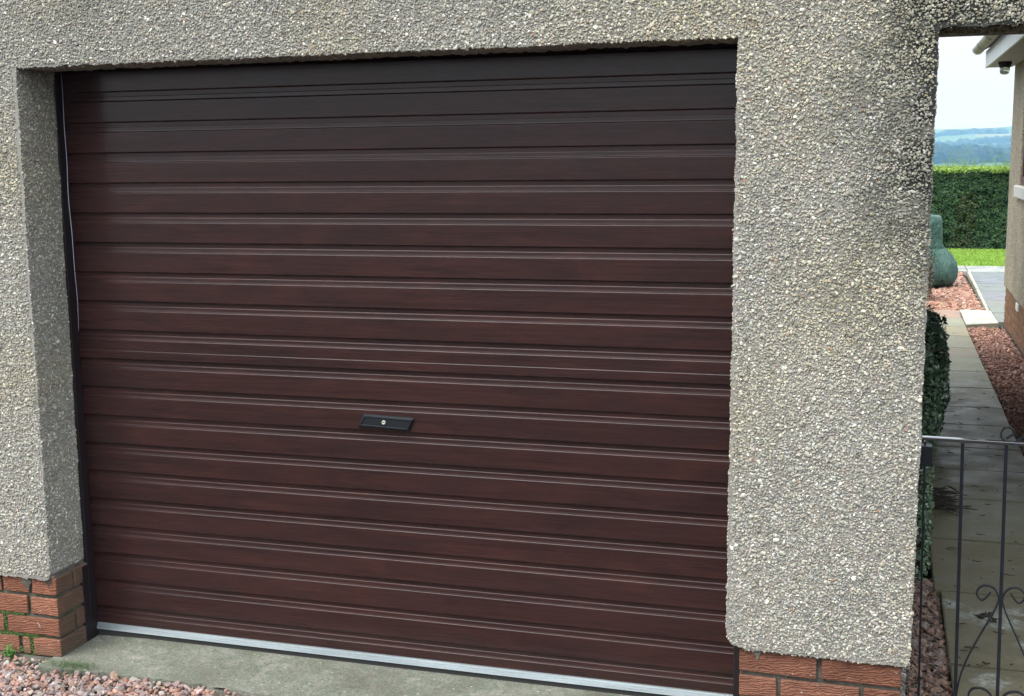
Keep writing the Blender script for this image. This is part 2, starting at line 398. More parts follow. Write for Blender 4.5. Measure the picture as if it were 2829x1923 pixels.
# countryside
k = Mt('countryside', .95, .1)
v = k.n('ShaderNodeTexVoronoi'); v.inputs['Scale'].default_value = 1; k.l(k.pos((.009, .0035, .009)), v.inputs['Vector'])
sp = k.n('ShaderNodeSeparateColor'); k.l(v.outputs['Color'], sp.inputs[0])
cc = k.ramp(sp.outputs[0], [(0, (.03, .075, .035)), (.3, (.06, .13, .05)), (.55, (.10, .17, .07)), (.8, (.17, .19, .11)), (1, (.03, .06, .035))])
k.base(cc); M['fields'] = k.m
k = Mt('far_trees', .95, .1); k.base(k.mix(1, k.attr(), k.ramp(k.noise(.05), [(.3, (.7,) * 3), (.7, (1.2,) * 3)]), 'MULTIPLY')); M['wood'] = k.m

# ================================================================== SETTING: terrain
def prof(y):
    ks = [(-400, -.05), (24, -.05), (30, -.3), (120, -6), (400, -22), (1000, -24), (1500, -9), (2200, 14), (2700, 34), (3000, 50), (3300, 42), (3900, -10)]
    for (a, za), (b, zb) in zip(ks, ks[1:]):
        if y <= b:
            t = (y - a) / (b - a); t = t * t * (3 - 2 * t) if b > 30 else t
            return za + (zb - za) * t
    return ks[-1][1]
ys = list(np.concatenate([[-400, -100, -20, 0, 10, 20, 24], np.linspace(30, 400, 14), np.linspace(460, 3900, 70)]))
xs = list(np.concatenate([np.linspace(-3200, -60, 40), [-30, -10, 0, 10, 30, 60], np.linspace(100, 3400, 60)]))
V = []
for y in ys:
    for x in xs:
        z = prof(y)
        if y > 60:
            a = min(1, (y - 60) / 900)
            z += a * (7 * math.sin(x * .0061 + y * .0017) + 4 * math.sin(x * .017 + 1.3 + y * .004)) + a * .0105 * max(-400, min(900, (x - 120))) * (y / 3000)
        V.append((x, y, z))
nx = len(xs)
F = [(j * nx + i, j * nx + i + 1, (j + 1) * nx + i + 1, (j + 1) * nx + i) for j in range(len(ys) - 1) for i in range(nx - 1)]
me = np_mesh('ground', np.array(V), np.array(F), smooth=True)
gr = link('ground', me, None, kind='structure'); me.materials.append(M['soil']); me.materials.append(M['fields'])
mi = [0 if (V[f[0]][1] < 24) else 1 for f in F]; me.polygons.foreach_set('material_index', mi)
tag(gr, 'dark soil falling away beyond the hedge to pale farmland rising into a low hill', 'ground')

def terr(x, y):
    z = prof(y)
    if y > 60:
        a = min(1, (y - 60) / 900)
        z += a * (7 * math.sin(x * .0061 + y * .0017) + 4 * math.sin(x * .017 + 1.3 + y * .004)) + a * .0105 * max(-400, min(900, (x - 120))) * (y / 3000)
    return z
# belts of woodland across the valley (one mass)
P = []; S = []
for (yb, dpt, n, h, gap) in ((1250, 55, 1000, 7, .25), (1480, 60, 1200, 7, .4), (1900, 45, 700, 6, .5), (2250, 40, 600, 6, .5), (2600, 30, 500, 6, .55)):
    X = rng.uniform(-700, 1500, n * 2); Y = yb + rng.normal(size=n * 2) * dpt * .5 + 30 * np.sin(X * .006)
    keep = vnoise(np.stack([X, Y * 0 + yb, X * 0], 1), 150) > gap
    for x, y in zip(X[keep], Y[keep]):
        P.append((x, y, terr(x, y) + h * .4)); S.append(h * rng.uniform(.8, 1.5))
P = np.array(P); S = np.array(S)
o = scatter('far_woodland', P, np.stack([S * 1.5, S * 1.2, S], 1), np.tile([0, 0, 1.], (len(P), 1)), .1, rock_templates(6, 1, 1, 1),
            pick([(.015, .03, .02), (.025, .045, .025)], [1, 1], len(P)), M['wood'])
tag(o, 'dark hazy belts of woodland across the far valley', 'woodland', kind='stuff')
# a pale line of far roofs
bm = bmesh.new()
for i in range(60):
    x = rng.uniform(60, 420); y = 1640 + rng.uniform(-12, 12); z = terr(x, y)
    wdt = rng.uniform(4, 11)
    bx(bm, x, x + wdt, y, y + 8, z, z + rng.uniform(3, 5))
kmat = Mt('far_white_walls', .8, .2, (.72, .72, .7)).m
tag(bm_link('far_village', bm, kmat), 'thin pale line of far white buildings in the valley', 'village', kind='stuff')

# ================================================================== GARAGE
garage = empty('garage', (-1.2, 3.34, 0), 'grey pebbledashed garage with brick base and dark red roller door', 'garage')
YF = 3.34; HB = 1.69 - 1.400      # face plane, harling lower edge height
HT = 1.69 + .292                  # opening head
GT = 1.69 + .303                  # arch head over the gate
def wob(x, y, s, a): return a * (float(vnoise(np.array([[x * 1., 0, y * 1.]]), s)[0]) - .5) * 2

outl = []
def seg(p, q, step=.012):
    n = max(1, int(math.hypot(q[0] - p[0], q[1] - p[1]) / step))
    for i in range(n): outl.append((p[0] + (q[0] - p[0]) * i / n, p[1] + (q[1] - p[1]) * i / n))
def arc(cx, cz, r, a0, a1, n=6):
    for i in range(n + 1):
        a = R(a0 + (a1 - a0) * i / n); outl.append((cx + r * math.cos(a), cz + r * math.sin(a)))
XL, XR, XG = -2.672, -.386, .108
outl.append((-4.6, 2.9)); outl.append((-4.6, HB - .005))
seg((-3.6, HB - .005), (XL - .012, HB - .012)); seg((XL - .008, HB - .010), (XL, HB + .01)); seg((XL, HB + .012), (XL + .012, HT)); seg((XL + .014, HT), (XR - .003, HT + .008))
seg((XR, HT + .004), (XR - .006, HB + .045)); arc(XR + .026, HB + .040, .030, 180, 265); seg((XR + .03, HB + .004), (XG - .02, HB - .002)); arc(XG - .018, HB + .014, .016, 270, 360)
seg((XG - .002, HB + .03), (XG + .006, GT)); seg((XG + .012, GT), (1.18, GT + .012)); seg((1.18, GT), (1.18, HB), .05); outl.append((1.42, HB)); outl.append((1.42, 2.9))
out2 = []
for x, z in outl:
    if -3.6 < x < 1.1 and z < 2.6:
        x2 = x + wob(x * 1.2, z * 1.2, .05, .0025) + wob(x * 9, z * 9 + 5, .03, .0009); z2 = z + wob(x * 3 + 20, z * 3, .03, .004) + wob(x * 9 + 30, z * 9, .03, .0014)
        out2.append((x2, z2))
    else: out2.append((x, z))
bm = bmesh.new()
def inset(poly, d):
    n = len(poly); r = []
    for i in range(n):
        p0, p1, p2 = poly[i - 1], poly[i], poly[(i + 1) % n]
        tx, tz = p2[0] - p0[0], p2[1] - p0[1]; L = math.hypot(tx, tz) or 1
        r.append((p1[0] - tz / L * d, p1[1] + tx / L * d))
    return r
# outline runs counter-clockwise seen from the front? inset sign is chosen by area
def area(p): return sum(p[i - 1][0] * p[i][1] - p[i][0] * p[i - 1][1] for i in range(len(p))) / 2
sg = 1 if area(out2) > 0 else -1
rings = []
for y in (YF + .0005, YF + .19):
    rings.append([bm.verts.new((x, y, z)) for x, z in out2])
from mathutils.geometry import tessellate_polygon
tri = tessellate_polygon([[Vector((x, z, 0)) for x, z in out2]])
for t in tri:
    for r_ in rings: bm.faces.new([r_[i] for i in t])
for a, b in zip(rings, rings[1:]):
    for i in range(len(a)): bm.faces.new((a[i], b[i], b[(i + 1) % len(a)], a[(i + 1) % len(a)]))
harl = bm_link('harling', bm, M['cement'], garage)

# pebbles: one mass of real small stones
def in_front(x, z):
    a = (z > HB + .004) & (x < XL - .004)
    b = (z > HT + .006)
    c = (z > HB + .008) & (x > XR + .004) & (x < XG - .002)
    d = (x >= XG - .01) & (z > GT + .008)
    rc = (x < XR + .024) & (z < HB + .042) & (((x - (XR + .026)) ** 2 + (z - (HB + .042)) ** 2) > .027 ** 2) & (x > XR - .02)
    lint = (x <= XG - .01) & b
    return (a | lint | c | d) & ~rc
dens = 1 / .0064 ** 2
def patch(n_area, fn):
    n = int(n_area * dens); return fn(n)
Ps, Ns = [], []
X = rng.uniform(-3.45, .62, int(4.07 * 2.25 * dens)); Z = rng.uniform(.27, 2.32, len(X))
# jitter-grid instead of pure random for even cover
gx = np.arange(-3.32, .56, .0060); gz = np.arange(.275, 2.30, .0058)
GX, GZ = np.meshgrid(gx, gz); X = (GX + rng.uniform(-.003, .003, GX.shape)).ravel(); Z = (GZ + rng.uniform(-.0033, .0033, GZ.shape)).ravel()
kk = in_front(X, Z); X, Z = X[kk], Z[kk]
kk = rng.random(len(X)) < .9; X, Z = X[kk], Z[kk]
Ps.append(np.stack([X, np.full(len(X), YF - .0006) + rng.normal(size=len(X)) * .0006, Z], 1)); Ns.append(np.tile([0, -1., 0], (len(X), 1)))
def side(y0, y1, a0, a1, mk, normal, keep=.85):
    A, B = np.meshgrid(np.arange(y0, y1, .0068), np.arange(a0, a1, .0066))
    A = (A + rng.uniform(-.0033, .0033, A.shape)).ravel(); B = (B + rng.uniform(-.0033, .0033, B.shape)).ravel()
    kk = rng.random(len(A)) < keep; A, B = A[kk], B[kk]
    Ps.append(mk(A, B)); Ns.append(np.tile(normal, (len(A), 1)))
_o = np.array(out2)
def _curve(mask, key, val):
    q = _o[mask]; q = q[np.argsort(q[:, key])]; return lambda t: np.interp(t, q[:, key], q[:, val])
_mid = (_o[:, 1] > HB + .012) & (_o[:, 1] < HT - .006)
exL = _curve(_mid & (np.abs(_o[:, 0] - XL) < .03), 1, 0); exR = _curve(_mid & (np.abs(_o[:, 0] - XR) < .02), 1, 0)
ezS = _curve((np.abs(_o[:, 1] - HT) < .03) & (_o[:, 0] > XL + .016) & (_o[:, 0] < XR - .005), 0, 1)
exG = _curve((_o[:, 1] > HB + .04) & (_o[:, 1] < GT - .01) & (np.abs(_o[:, 0] - XG) < .02), 1, 0)
side(YF + .004, YF + .183, HB + .012, HT - .01, lambda y, z: np.stack([exL(z) + .0004, y, z], 1), [1., 0, 0])
side(YF + .004, YF + .188, HB + .05, HT - .004, lambda y, z: np.stack([exR(z) - .0004, y, z], 1), [-1., 0, 0])
side(YF + .004, YF + .1, XL + .02, XR - .01, lambda y, x: np.stack([x, y, ezS(x) - .0004], 1), [0, 0, -1.], .16)
side(YF + .004, YF + .188, .12, .62, lambda y, x: np.stack([x, y, GT + 0 * x - .0006], 1), [0, 0, -1.], .3)
side(YF + .004, YF + .188, HB + .02, GT, lambda y, z: np.stack([exG(z) + .0004, y, z], 1), [1., 0, 0], .7)
side(YF + .002, YF + .05, XR + .04, XG - .02, lambda y, x: np.stack([x, y, HB + .0 * x - .0005], 1), [0, 0, -1.], .6)
side(YF + .002, YF + .10, -3.3, XL - .01, lambda y, x: np.stack([x, y, HB - .006 + 0 * x], 1), [0, 0, -1.], .6)
# stones riding on the arrises
o2 = np.array(out2); em = (o2[:, 0] > -3.45) & (o2[:, 0] < .65) & (o2[:, 1] < 2.3)
pe = o2[em]; pe = np.repeat(pe, 3, axis=0) + rng.uniform(-.004, .004, (len(pe) * 3, 2))
cen = np.roll(pe, -3, 0) - np.roll(pe, 3, 0); nrm = np.stack([cen[:, 1], -cen[:, 0]], 1) * sg; nrm /= np.linalg.norm(nrm, axis=1, keepdims=True) + 1e-9
Ps.append(np.stack([pe[:, 0] - nrm[:, 0] * .0030, np.full(len(pe), YF + .0022) + rng.uniform(-.002, .003, len(pe)), pe[:, 1] - nrm[:, 1] * .0030], 1))
Ns.append(np.stack([nrm[:, 0], np.full(len(pe), -1.), nrm[:, 1]], 1))
P = np.vstack(Ps); N = np.vstack(Ns); ars = np.ones(len(P)); ars[-len(pe):] = .78
n = len(P)
x, z = P[:, 0], P[:, 2]
stn = np.clip((x + .20 + (fbm(P, .12) - .5) * .5) / .26, 0, 1) * np.clip((z - 1.06 - (fbm(P + 3, .2) - .5) * .9) / .45, 0, 1)
stn = stn * np.clip((fbm(P + 9, .07, 2) - .12) * 2.4, .35, 1)
top_s = np.clip((z - 2.03 - (fbm(P + 5, .25) - .5) * .25) / .16, 0, 1) * np.clip((fbm(P + 31, .22, 3) - .47) * 6, 0, 1) * .5      # streaks on the lintel
streak = top_s
P2 = P.copy(); P2[:, 2] *= .12
streak = np.maximum(streak, np.clip((z - 1.95) / .3, 0, 1) * np.clip((fbm(P2 + 12, .055, 3) - .55) * 5, 0, 1) * .45)
grime = np.maximum(stn, streak)
C = pick([(.34, .325, .285), (.42, .40, .345), (.49, .465, .395), (.70, .69, .63), (.22, .215, .19), (.38, .31, .23), (.37, .37, .35)], [28, 30, 18, 7.5, 9, 2.5, 10], n, .12)
rare = rng.random(n) < .0006; C[rare] = (.42, .20, .10)
big = fbm(P + 2, .5, 3)
C *= (.86 + .30 * big)[:, None] * np.array([.985, .995, .975])
warm = np.clip((fbm(P + 40, .35, 2) - .5) * 3, 0, 1)[:, None]; C *= 1 + warm * np.array([.05, .01, -.12])
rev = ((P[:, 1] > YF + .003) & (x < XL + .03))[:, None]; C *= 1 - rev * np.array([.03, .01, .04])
C = C * (1 - .45 * grime[:, None]) * (1 - grime[:, None] * np.array([.0, -.02, .05]))
keepst = rng.random(n) > stn * .10
P, N, C, stn, ars = P[keepst], N[keepst], C[keepst], stn[keepst], ars[keepst]; n = len(P)
s = rng.lognormal(math.log(.0034), .30, n); s = np.clip(s, .0016, .0078) * ars
sh = np.abs(P[:, 2] - HT) < 1   # everything
S3 = np.stack([s * rng.uniform(.95, 1.35, n), s, s * rng.uniform(.75, 1.25, n)], 1)
scatter('pebbledash', P, S3, N, .30, dome_templates(14, .5), np.clip(C, .008, .9), M['pebble'], garage, 'stuff')

# body behind the harling
box('wall', -4.6, -2.70, YF + .192, 3.62, HT - 1.69, 2.9, M['roughcast'], garage)
bm = bmesh.new()
bx(bm, -4.6, -4.4, 3.625, 9.5, 0, 2.9); bx(bm, -4.395, -.10, 9.3, 9.5, 0, 2.9); bx(bm, -.095, XG - .004, YF + .195, 9.5, 0, 2.9)
bx(bm, -.352, -.10, YF + .195, 3.72, 0, 2.9)
bx(bm, -2.695, -.356, YF + .195, 3.45 + .3, HT + .045, 2.9)
bm_link('wall', bm, M['roughcast'], garage)
box('arch_beam', .11, 1.42, YF + .195, YF + .33, GT + .004, 2.9, M['roughcast'], garage)
box('roof', -4.75, 1.5, YF - .08, 9.65, 2.905, 2.98, M['felt'], garage)
box('fascia_board', -4.75, 1.5, YF - .10, YF - .082, 2.80, 2.98, M['white'], garage)
box('gate_pier', 1.18, 1.42, YF + .004, YF + .33, 0, HB, M['brick'], garage)

# brick plinths: mortar core and single bricks
YB = YF + .012
def mortar_core(x0, x1, y0, y1, z1):
    bm = bmesh.new(); bx(bm, x0, x1, y0, y1, -.06, z1)
    bmesh.ops.subdivide_edges(bm, edges=bm.edges[:], cuts=24, use_grid_fill=True)
    for v in bm.verts:
        if v.co.z < z1 - .001:
            q = np.array([list(v.co)]); d = (float(vnoise(q, .018)[0]) - .5) * .006
            v.co.y += d; v.co.x += d
    return bm_link('mortar', bm, M['mortar'], garage, smooth=True)
mortar_core(-3.60, XL + .003, YB + .012, YF + .183, HB + .0)
mortar_core(-.350, .081, YB + .012, YF + .183, HB + .0)
def brick(x0, x1, y0, y1, z0, z1, mat='brick', par=None, bev=.004):
    return box('brick', x0, x1, y0, y1, z0, z1, M[mat], par or garage, bev, 2, .0018)
BZ = [1.69 - 1.470, 1.69 - 1.544, 1.69 - 1.619, 1.69 - 1.693]     # bed of each course
BH = .0630
XC = XL + .012                                             # reveal side brick plane
rows = [
    [(-3.33, -3.115, 0), (-3.102, -2.888, 0), (-2.878, -2.771, 0), (-2.759, XC, 1)],
    [(-3.45, -3.235, 0), (-3.222, -3.008, 0), (-2.996, -2.783, 0), (-2.769, XC, 2)],
    [(-3.33, -3.115, 0), (-3.102, -2.887, 0), (-2.873, XC, 1)],
    [(-3.285, -3.07, 0), (-3.057, -2.83, 0), (-2.815, -2.785, 0), (-2.770, XC, 2)]]
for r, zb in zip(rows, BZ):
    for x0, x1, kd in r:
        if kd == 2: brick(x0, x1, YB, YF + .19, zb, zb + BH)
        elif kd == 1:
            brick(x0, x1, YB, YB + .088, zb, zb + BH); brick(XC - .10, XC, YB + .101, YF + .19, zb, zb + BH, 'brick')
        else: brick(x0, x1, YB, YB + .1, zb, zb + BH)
rr = [
    [(-.356, -.1400, 1), (-.127, .088, 1)],
    [(-.356, -.250, 2), (-.238, -.022, 0), (-.011, .088, 2)],
    [(-.356, -.1400, 1), (-.127, .088, 1)],
    [(-.356, -.250, 2), (-.238, -.022, 0), (-.011, .088, 2)]]
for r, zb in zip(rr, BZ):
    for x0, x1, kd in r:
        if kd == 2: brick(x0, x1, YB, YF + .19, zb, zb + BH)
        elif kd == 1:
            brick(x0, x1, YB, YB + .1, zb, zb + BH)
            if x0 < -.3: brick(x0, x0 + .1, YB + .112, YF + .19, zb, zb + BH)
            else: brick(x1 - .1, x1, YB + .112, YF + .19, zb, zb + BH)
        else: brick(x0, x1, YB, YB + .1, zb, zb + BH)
# smeared mortar drips under the harling
for (cx, cz, wd, h) in ((-2.775, HB - .02, .045, .055), (-2.69, HB - .016, .03, .03), (-.305, HB - .006, .026, .028), (-2.92, HB - .008, .05, .03), (-3.1, HB - .008, .08, .03)):
    bm = bmesh.new(); pts = []
    for i in range(18):
        a = 2 * math.pi * i / 18; rr_ = random.uniform(.6, 1.15)
        pts.append((cx + math.cos(a) * wd * .5 * rr_, cz + (math.sin(a) * h * .5 * rr_) - (.010 if i in (13, 14) else 0)))
    prism(bm, pts, YB - .0025, YB + .012)
    bm_link('mortar_smear', bm, M['mortar'], garage)

# ------------------------------------------------------------------ roller door (part of the garage)
YC = 3.565; Z0 = 1.69 + .0905; PITCH = .1; DX0, DX1 = -2.70, -.366
door = bpy.data.objects.new('roller_door', None); col.objects.link(door); door.location = (-1.53, YC, 0)
door.parent = garage; door.matrix_parent_inverse = Matrix.Translation(-garage.location); door.empty_display_size = .1
def arcp(cy, cz, r, a0, a1, n=5):   # (y offset, z)
    return [(cy + r * math.cos(R(a0 + (a1 - a0) * i / n)), cz + r * math.sin(R(a0 + (a1 - a0) * i / n))) for i in range(n + 1)]
def slat_profile(extra=False, bottom=None):
    p = [(.0046, .0016), (.0036, .0008)] + arcp(.0026, -.0026, .0026, 112, 180, 6) + [(0, -.0034)]
    if extra: p += [(0, -.0372), (-.0006, -.0378)] + arcp(.0008, -.0402, .0022, 118, 180, 5) + [(-.0014, -.0412)]
    if bottom is not None: return p + [(0, bottom)]
    y = -.0014 if extra else 0
    p += [(y, -.0648), (y, -.0656), (y + .0006, -.0668), (y + .002, -.0676), (.0068, -.0686), (.0074, -.0694), (.0076, -.0702), (.0076, -.0832), (.0075, -.0840)]
    p += arcp(.0068, -.0854, .0011, 100, 180, 4) + [(.0056, -.0862), (.0053, -.0945), (.0052, -.0955), (.0049, -.0974), (.0046, -.0984)]
    return p
def slat_mesh(name, prof_):
    xs_ = np.linspace(DX0, DX1, 3) + 1.53; n = len(prof_)
    V = np.array([(x, p[0], p[1]) for x in xs_ for p in prof_])
    F = np.array([(i * n + j, i * n + j + 1, (i + 1) * n + j + 1, (i + 1) * n + j) for i in range(len(xs_) - 1) for j in range(n - 1)])
    me = np_mesh(name, V, F[:, ::-1], smooth=True); me.materials.append(M['door'])
    long_ = np.array([math.hypot(prof_[j + 1][0] - prof_[j][0], prof_[j + 1][1] - prof_[j][1]) > .003 for _ in range(len(xs_) - 1) for j in range(n - 1)])
    me.polygons.foreach_set('use_smooth', ~long_); return me
me_std = slat_mesh('slat', slat_profile()); me_lip = slat_mesh('slat', slat_profile(True)); me_last = slat_mesh('slat', slat_profile(False, -.047))
def sub(name, me, loc, mat=None, par=door, smooth=False):
    o = bpy.data.objects.new(name, me); col.objects.link(o)
    if mat is not None and not me.materials: me.materials.append(mat)
    o.parent = par; o.location = Vector(loc)
    return o
for kx in range(-3, 18):
    me = me_last if kx == 17 else (me_lip if kx == 7 else me_std)
    sub('slat', me, (0, random.uniform(-.0003, .0003), Z0 - PITCH * kx))
def dbox(name, x0, x1, y0, y1, z0, z1, mat, bev=0, seg=1):
    bm = bmesh.new(); bx(bm, x0 + 1.53, x1 + 1.53, y0 - YC, y1 - YC, z0, z1, bev, seg)
    bmesh.ops.recalc_face_normals(bm, faces=bm.faces); me = bpy.data.meshes.new(name); bm.to_mesh(me); bm.free()
    return sub(name, me, (0, 0, 0), mat)
# backing sheet keeps the curtain light tight
dbox('curtain_back', DX0 - .01, DX1 + .01, YC + .014, YC + .018, .05, HT + .3, M['dark'])
# bottom rail: grooved aluminium extrusion, profile in (y,z)
rp = [(-.0135, .0205), (-.0135, .0215), (-.006, .0475), (-.0005, .0485), (.012, .0485), (.012, .016), (-.008, .016), (-.0135, .019)]
front = []
for i in range(3):
    t = i / 3; y = -.0145 + t * .009; z = .0285 + t * .0190
    front += [(y, z), (y + .0008, z + .0038), (y + .0038, z + .0041), (y + .0038, z + .0060)]
prof_r = [(-.006, .0260)] + front + [(-.0045, .0488), (.012, .0488), (.012, .0260)]
bm = bmesh.new(); a = [bm.verts.new((DX0 + .02 + 1.53, y, z + .0)) for y, z in prof_r]; b = [bm.verts.new((DX1 + 1.53, y, z)) for y, z in prof_r]
for i in range(len(a)): bm.faces.new((a[i], b[i], b[(i + 1) % len(a)], a[(i + 1) % len(a)]))
bm.faces.new(a); bm.faces.new(b)
bmesh.ops.recalc_face_normals(bm, faces=bm.faces); me = bpy.data.meshes.new('bottom_rail'); bm.to_mesh(me); bm.free(); sub('bottom_rail', me, (0, 0, 0), M['alu'])
dbox('rubber_seal', DX0 + .02, DX1, YC - .006, YC + .009, .0, .028, M['rubber'], .003)
# handle plate, skewed, with a raised rim
def par_pts(d, y):
    bl, br, tr, tl = (-1.613, 1.69 - .8655), (-1.437, 1.69 - .8715), (-1.419, 1.69 - .829), (-1.593, 1.69 - .8235)
    cx = sum(p[0] for p in (bl, br, tr, tl)) / 4; cz = sum(p[1] for p in (bl, br, tr, tl)) / 4
    r = []
    for p in (bl, br, tr, tl):
        r.append((p[0] + (d if p[0] < cx else -d) + 1.53, y - YC, p[1] + (d if p[1] < cz else -d)))
    return r
bm = bmesh.new()
lv = [par_pts(-.001, YC + .001), par_pts(0, YC - .006), par_pts(.0035, YC - .0105), par_pts(.0075, YC - .011), par_pts(.009, YC - .0088)]
vsr = [[bm.verts.new(p) for p in l_] for l_ in lv]
for a, b in zip(vsr, vsr[1:]):
    for i in range(4): bm.faces.new((a[i], a[(i + 1) % 4], b[(i + 1) % 4], b[i]))
bm.faces.new(vsr[-1])
me = bpy.data.meshes.new('handle'); bmesh.ops.recalc_face_normals(bm, faces=bm.faces); bm.to_mesh(me); bm.free(); sub('handle', me, (0, 0, 0), M['plastic'])
bm = bmesh.new(); lx, lz = -1.5215 + 1.53, 1.69 - .8462
prr = [(.0066, .002), (.0066, -.003), (.0058, -.0045), (.0046, -.0045), (.0040, -.0035), (.0, -.0033)]
rg = [[bm.verts.new((lx + r_ * math.cos(i * math.pi / 12), -.0088 + y_, lz + r_ * math.sin(i * math.pi / 12))) for i in range(24)] for r_, y_ in prr[:-1]]
for a, b in zip(rg, rg[1:]):
    for i in range(24): bm.faces.new((a[i], a[(i + 1) % 24], b[(i + 1) % 24], b[i]))
bm.faces.new(rg[-1])
me = bpy.data.meshes.new('lock'); bmesh.ops.recalc_face_normals(bm, faces=bm.faces); bm.to_mesh(me); bm.free(); sub('lock', me, (0, 0, 0), M['chrome'])
dbox('keyhole', -1.5215 - .0028, -1.5215 + .0028, YC - .0132, YC - .012, 1.69 - .8470, 1.69 - .8450, M['rubber'])
# side guides: channel cheek seen on the left, lip on the right
bm = bmesh.new(); bx(bm, -2.70 + 1.53, -2.6575 + 1.53, YF + .186 - YC, -.002, 0, HT + .04, .001); bx(bm, -2.70 + 1.53, -2.658 + 1.53, YF + .154 - YC, YF + .1855 - YC, 0, HB - .014, .001)
bmesh.ops.recalc_face_normals(bm, faces=bm.faces); me = bpy.data.meshes.new('guide'); bm.to_mesh(me); bm.free(); sub('guide', me, (0, 0, 0), M['guide'])
dbox('guide', -2.676, -2.657, YC + .0195, YC + .05, .0, HT + .2, M['guide'])
dbox('guide', -.389, -.3565, YF + .168, YC - .002, .0, HT + .04, M['guide'], .002)

# thin cord on the left of the door
bm = bmesh.new(); pts = []
for i in range(41):
    t = i / 40; z = 1.69 + .300 - t * .885
    pts.append((-2.650 + .002 * math.sin(t * 9) + .0012 * math.sin(t * 23), YC - .012 - .002 * math.sin(t * 6), z))
tube(bm, pts, [.0005 + .0007 * math.sin(math.pi * i / 40) for i in range(41)], 6)
tag(bm_link('cord', bm, M['cord'], smooth=True), 'thin pale cord hanging down the left edge of the roller door', 'cord')

# ------------------------------------------------------------------ apron and drive
def sheet(name, edge, z, th, mat, label=None, cat=None, kind='structure', parent=None):
    bm = bmesh.new(); a = [bm.verts.new((x, y, z)) for x, y in edge]; b = [bm.verts.new((x, y, z - th)) for x, y in edge]
    bm.faces.new(a); bm.faces.new(b[::-1])
    for i in range(len(a)): bm.faces.new((a[i], b[i], b[(i + 1) % len(a)], a[(i + 1) % len(a)]))
    bmesh.ops.triangulate(bm, faces=[f for f in bm.faces if len(f.verts) > 4])
    o = bm_link(name, bm, mat, parent, kind)
    if label: tag(o, label, cat)
    return o
edge = []
for i in range(111):
    x = -2.70 + i * (2.62 / 110); edge.append((x, 3.276 + .012 * math.sin(x * 5) + wob(x * 6, 1, .06, .010) + wob(x * 20, 2, .06, .004)))
edge = [(-2.70, YB + .2)] + [(-2.69, 3.36)] + edge + [(-.08, 3.9), (-2.70, 3.9)]
thr = sheet('concrete_threshold', edge, 0, .09, M['concrete'], 'mottled grey concrete strip below the garage door', 'concrete strip')
for v in thr.data.vertices:
    if v.co.y > 3.6 and v.co.z > -.01: v.co.z = .020
sheet('footing', [(-3.4, 3.30), (-2.66, 3.305), (-2.64, 3.36), (-2.64, 3.40), (-3.4, 3.40)], -.006, .06, M['mortar'], 'mossy mortar footing under the left brick pier', 'footing')
sheet('footing', [(-.37, 3.30), (.11, 3.30), (.11, 3.50), (-.37, 3.50)], -.004, .06, M['mortar'], 'mortar footing under the right brick pier', 'footing')
# packed base beneath the gravel
sheet('drive_bed', [(-5, -1.5), (.2, -1.5), (.2, 3.32), (-5, 3.32)], -.035, .02, M['soil'], 'dark packed earth beneath the drive gravel', 'drive')

def gravel(name, xf, n, z0, layer, size, pal, wts, label, cull, flat=.65, tilt=.6, var=.14):
    P = xf(n); P = P[cull(P)]
    n = len(P); P = np.column_stack([P, z0 + rng.uniform(0, layer, n)])
    s = rng.lognormal(math.log(size), .25, n)
    o = scatter(name, P, np.stack([s * 1.15, s, s * .95], 1), np.tile([0, 0, 1.], (n, 1)), tilt, rock_templates(16, 1, .8, flat), pick(pal, wts, n, var), M['gravel'])
    tag(o, label, 'gravel', kind='stuff'); return o
def drive_edge(x): return 3.268 + .012 * np.sin(x * 5) + .01 * (vnoise(np.stack([x * 6, x * 0, x * 0 + 1], 1), .06) - .5)
drive_pal = [(.34, .20, .155), (.42, .26, .20), (.30, .235, .215), (.38, .32, .29), (.24, .19, .18), (.46, .41, .37)]
gravel('drive_gravel', lambda n: np.column_stack([rng.uniform(-3.4, .15, n), rng.uniform(2.35, 3.34, n)]), 30000, -.028, .026, .0100, drive_pal, [26, 18, 24, 14, 10, 6],
       'loose pinkish grey gravel along the concrete strip', lambda P: (P[:, 1] < drive_edge(P[:, 0])) | ((P[:, 0] < -2.69) & (P[:, 1] < 3.325)))

# weeds at the pier foot
bm = bmesh.new()
wx, wy = -2.845, 3.318
for i in range(22):
    a = random.uniform(0, 2 * math.pi); L = random.uniform(.012, .030); h = random.uniform(.012, .045); wd = random.uniform(.004, .008)
    t = Vector((math.cos(a), math.sin(a), 0)); s_ = Vector((-t.y, t.x, 0)); b0 = Vector((wx + random.uniform(-.012, .012), wy + random.uniform(-.008, .008), -.01))
    m_ = b0 + t * L * .5 + Vector((0, 0, h)); e = b0 + t * L + Vector((0, 0, h * .9))
    v = [bm.verts.new(p) for p in (b0, m_ - s_ * wd, e, m_ + s_ * wd)]; bm.faces.new(v)
kk_ = Mt('weed_green', .5, .4, (.07, .19, .035)).m
tag(bm_link('weed', bm, kk_), 'small bright green weed in the gravel at the left pier foot', 'weed')
n = 1500; base = np.column_stack([rng.normal(-2.575, .05, n), rng.normal(3.30, .014, n), np.full(n, -.012)])
L = rng.uniform(.008, .028, n); lean = rng.normal(size=(n, 2)) * .6
tip = base + np.column_stack([lean * L[:, None], L]); sd = rng.normal(size=(n, 2)); sd /= np.linalg.norm(sd, axis=1, keepdims=True); sd = np.column_stack([sd * .0011, np.zeros(n)])
V = np.stack([base - sd, base + sd, tip], 1).reshape(-1, 3)
o = link('grass_tuft', np_mesh('grass_tuft', V, np.arange(n * 3).reshape(-1, 3), np.repeat(pick([(.07, .14, .035), (.10, .17, .06), (.05, .10, .03)], [1, 1, 1], n), 3, axis=0)), M['blade'], kind='stuff')
tag(o, 'low tuft of grass and moss between gravel and concrete strip', 'grass')
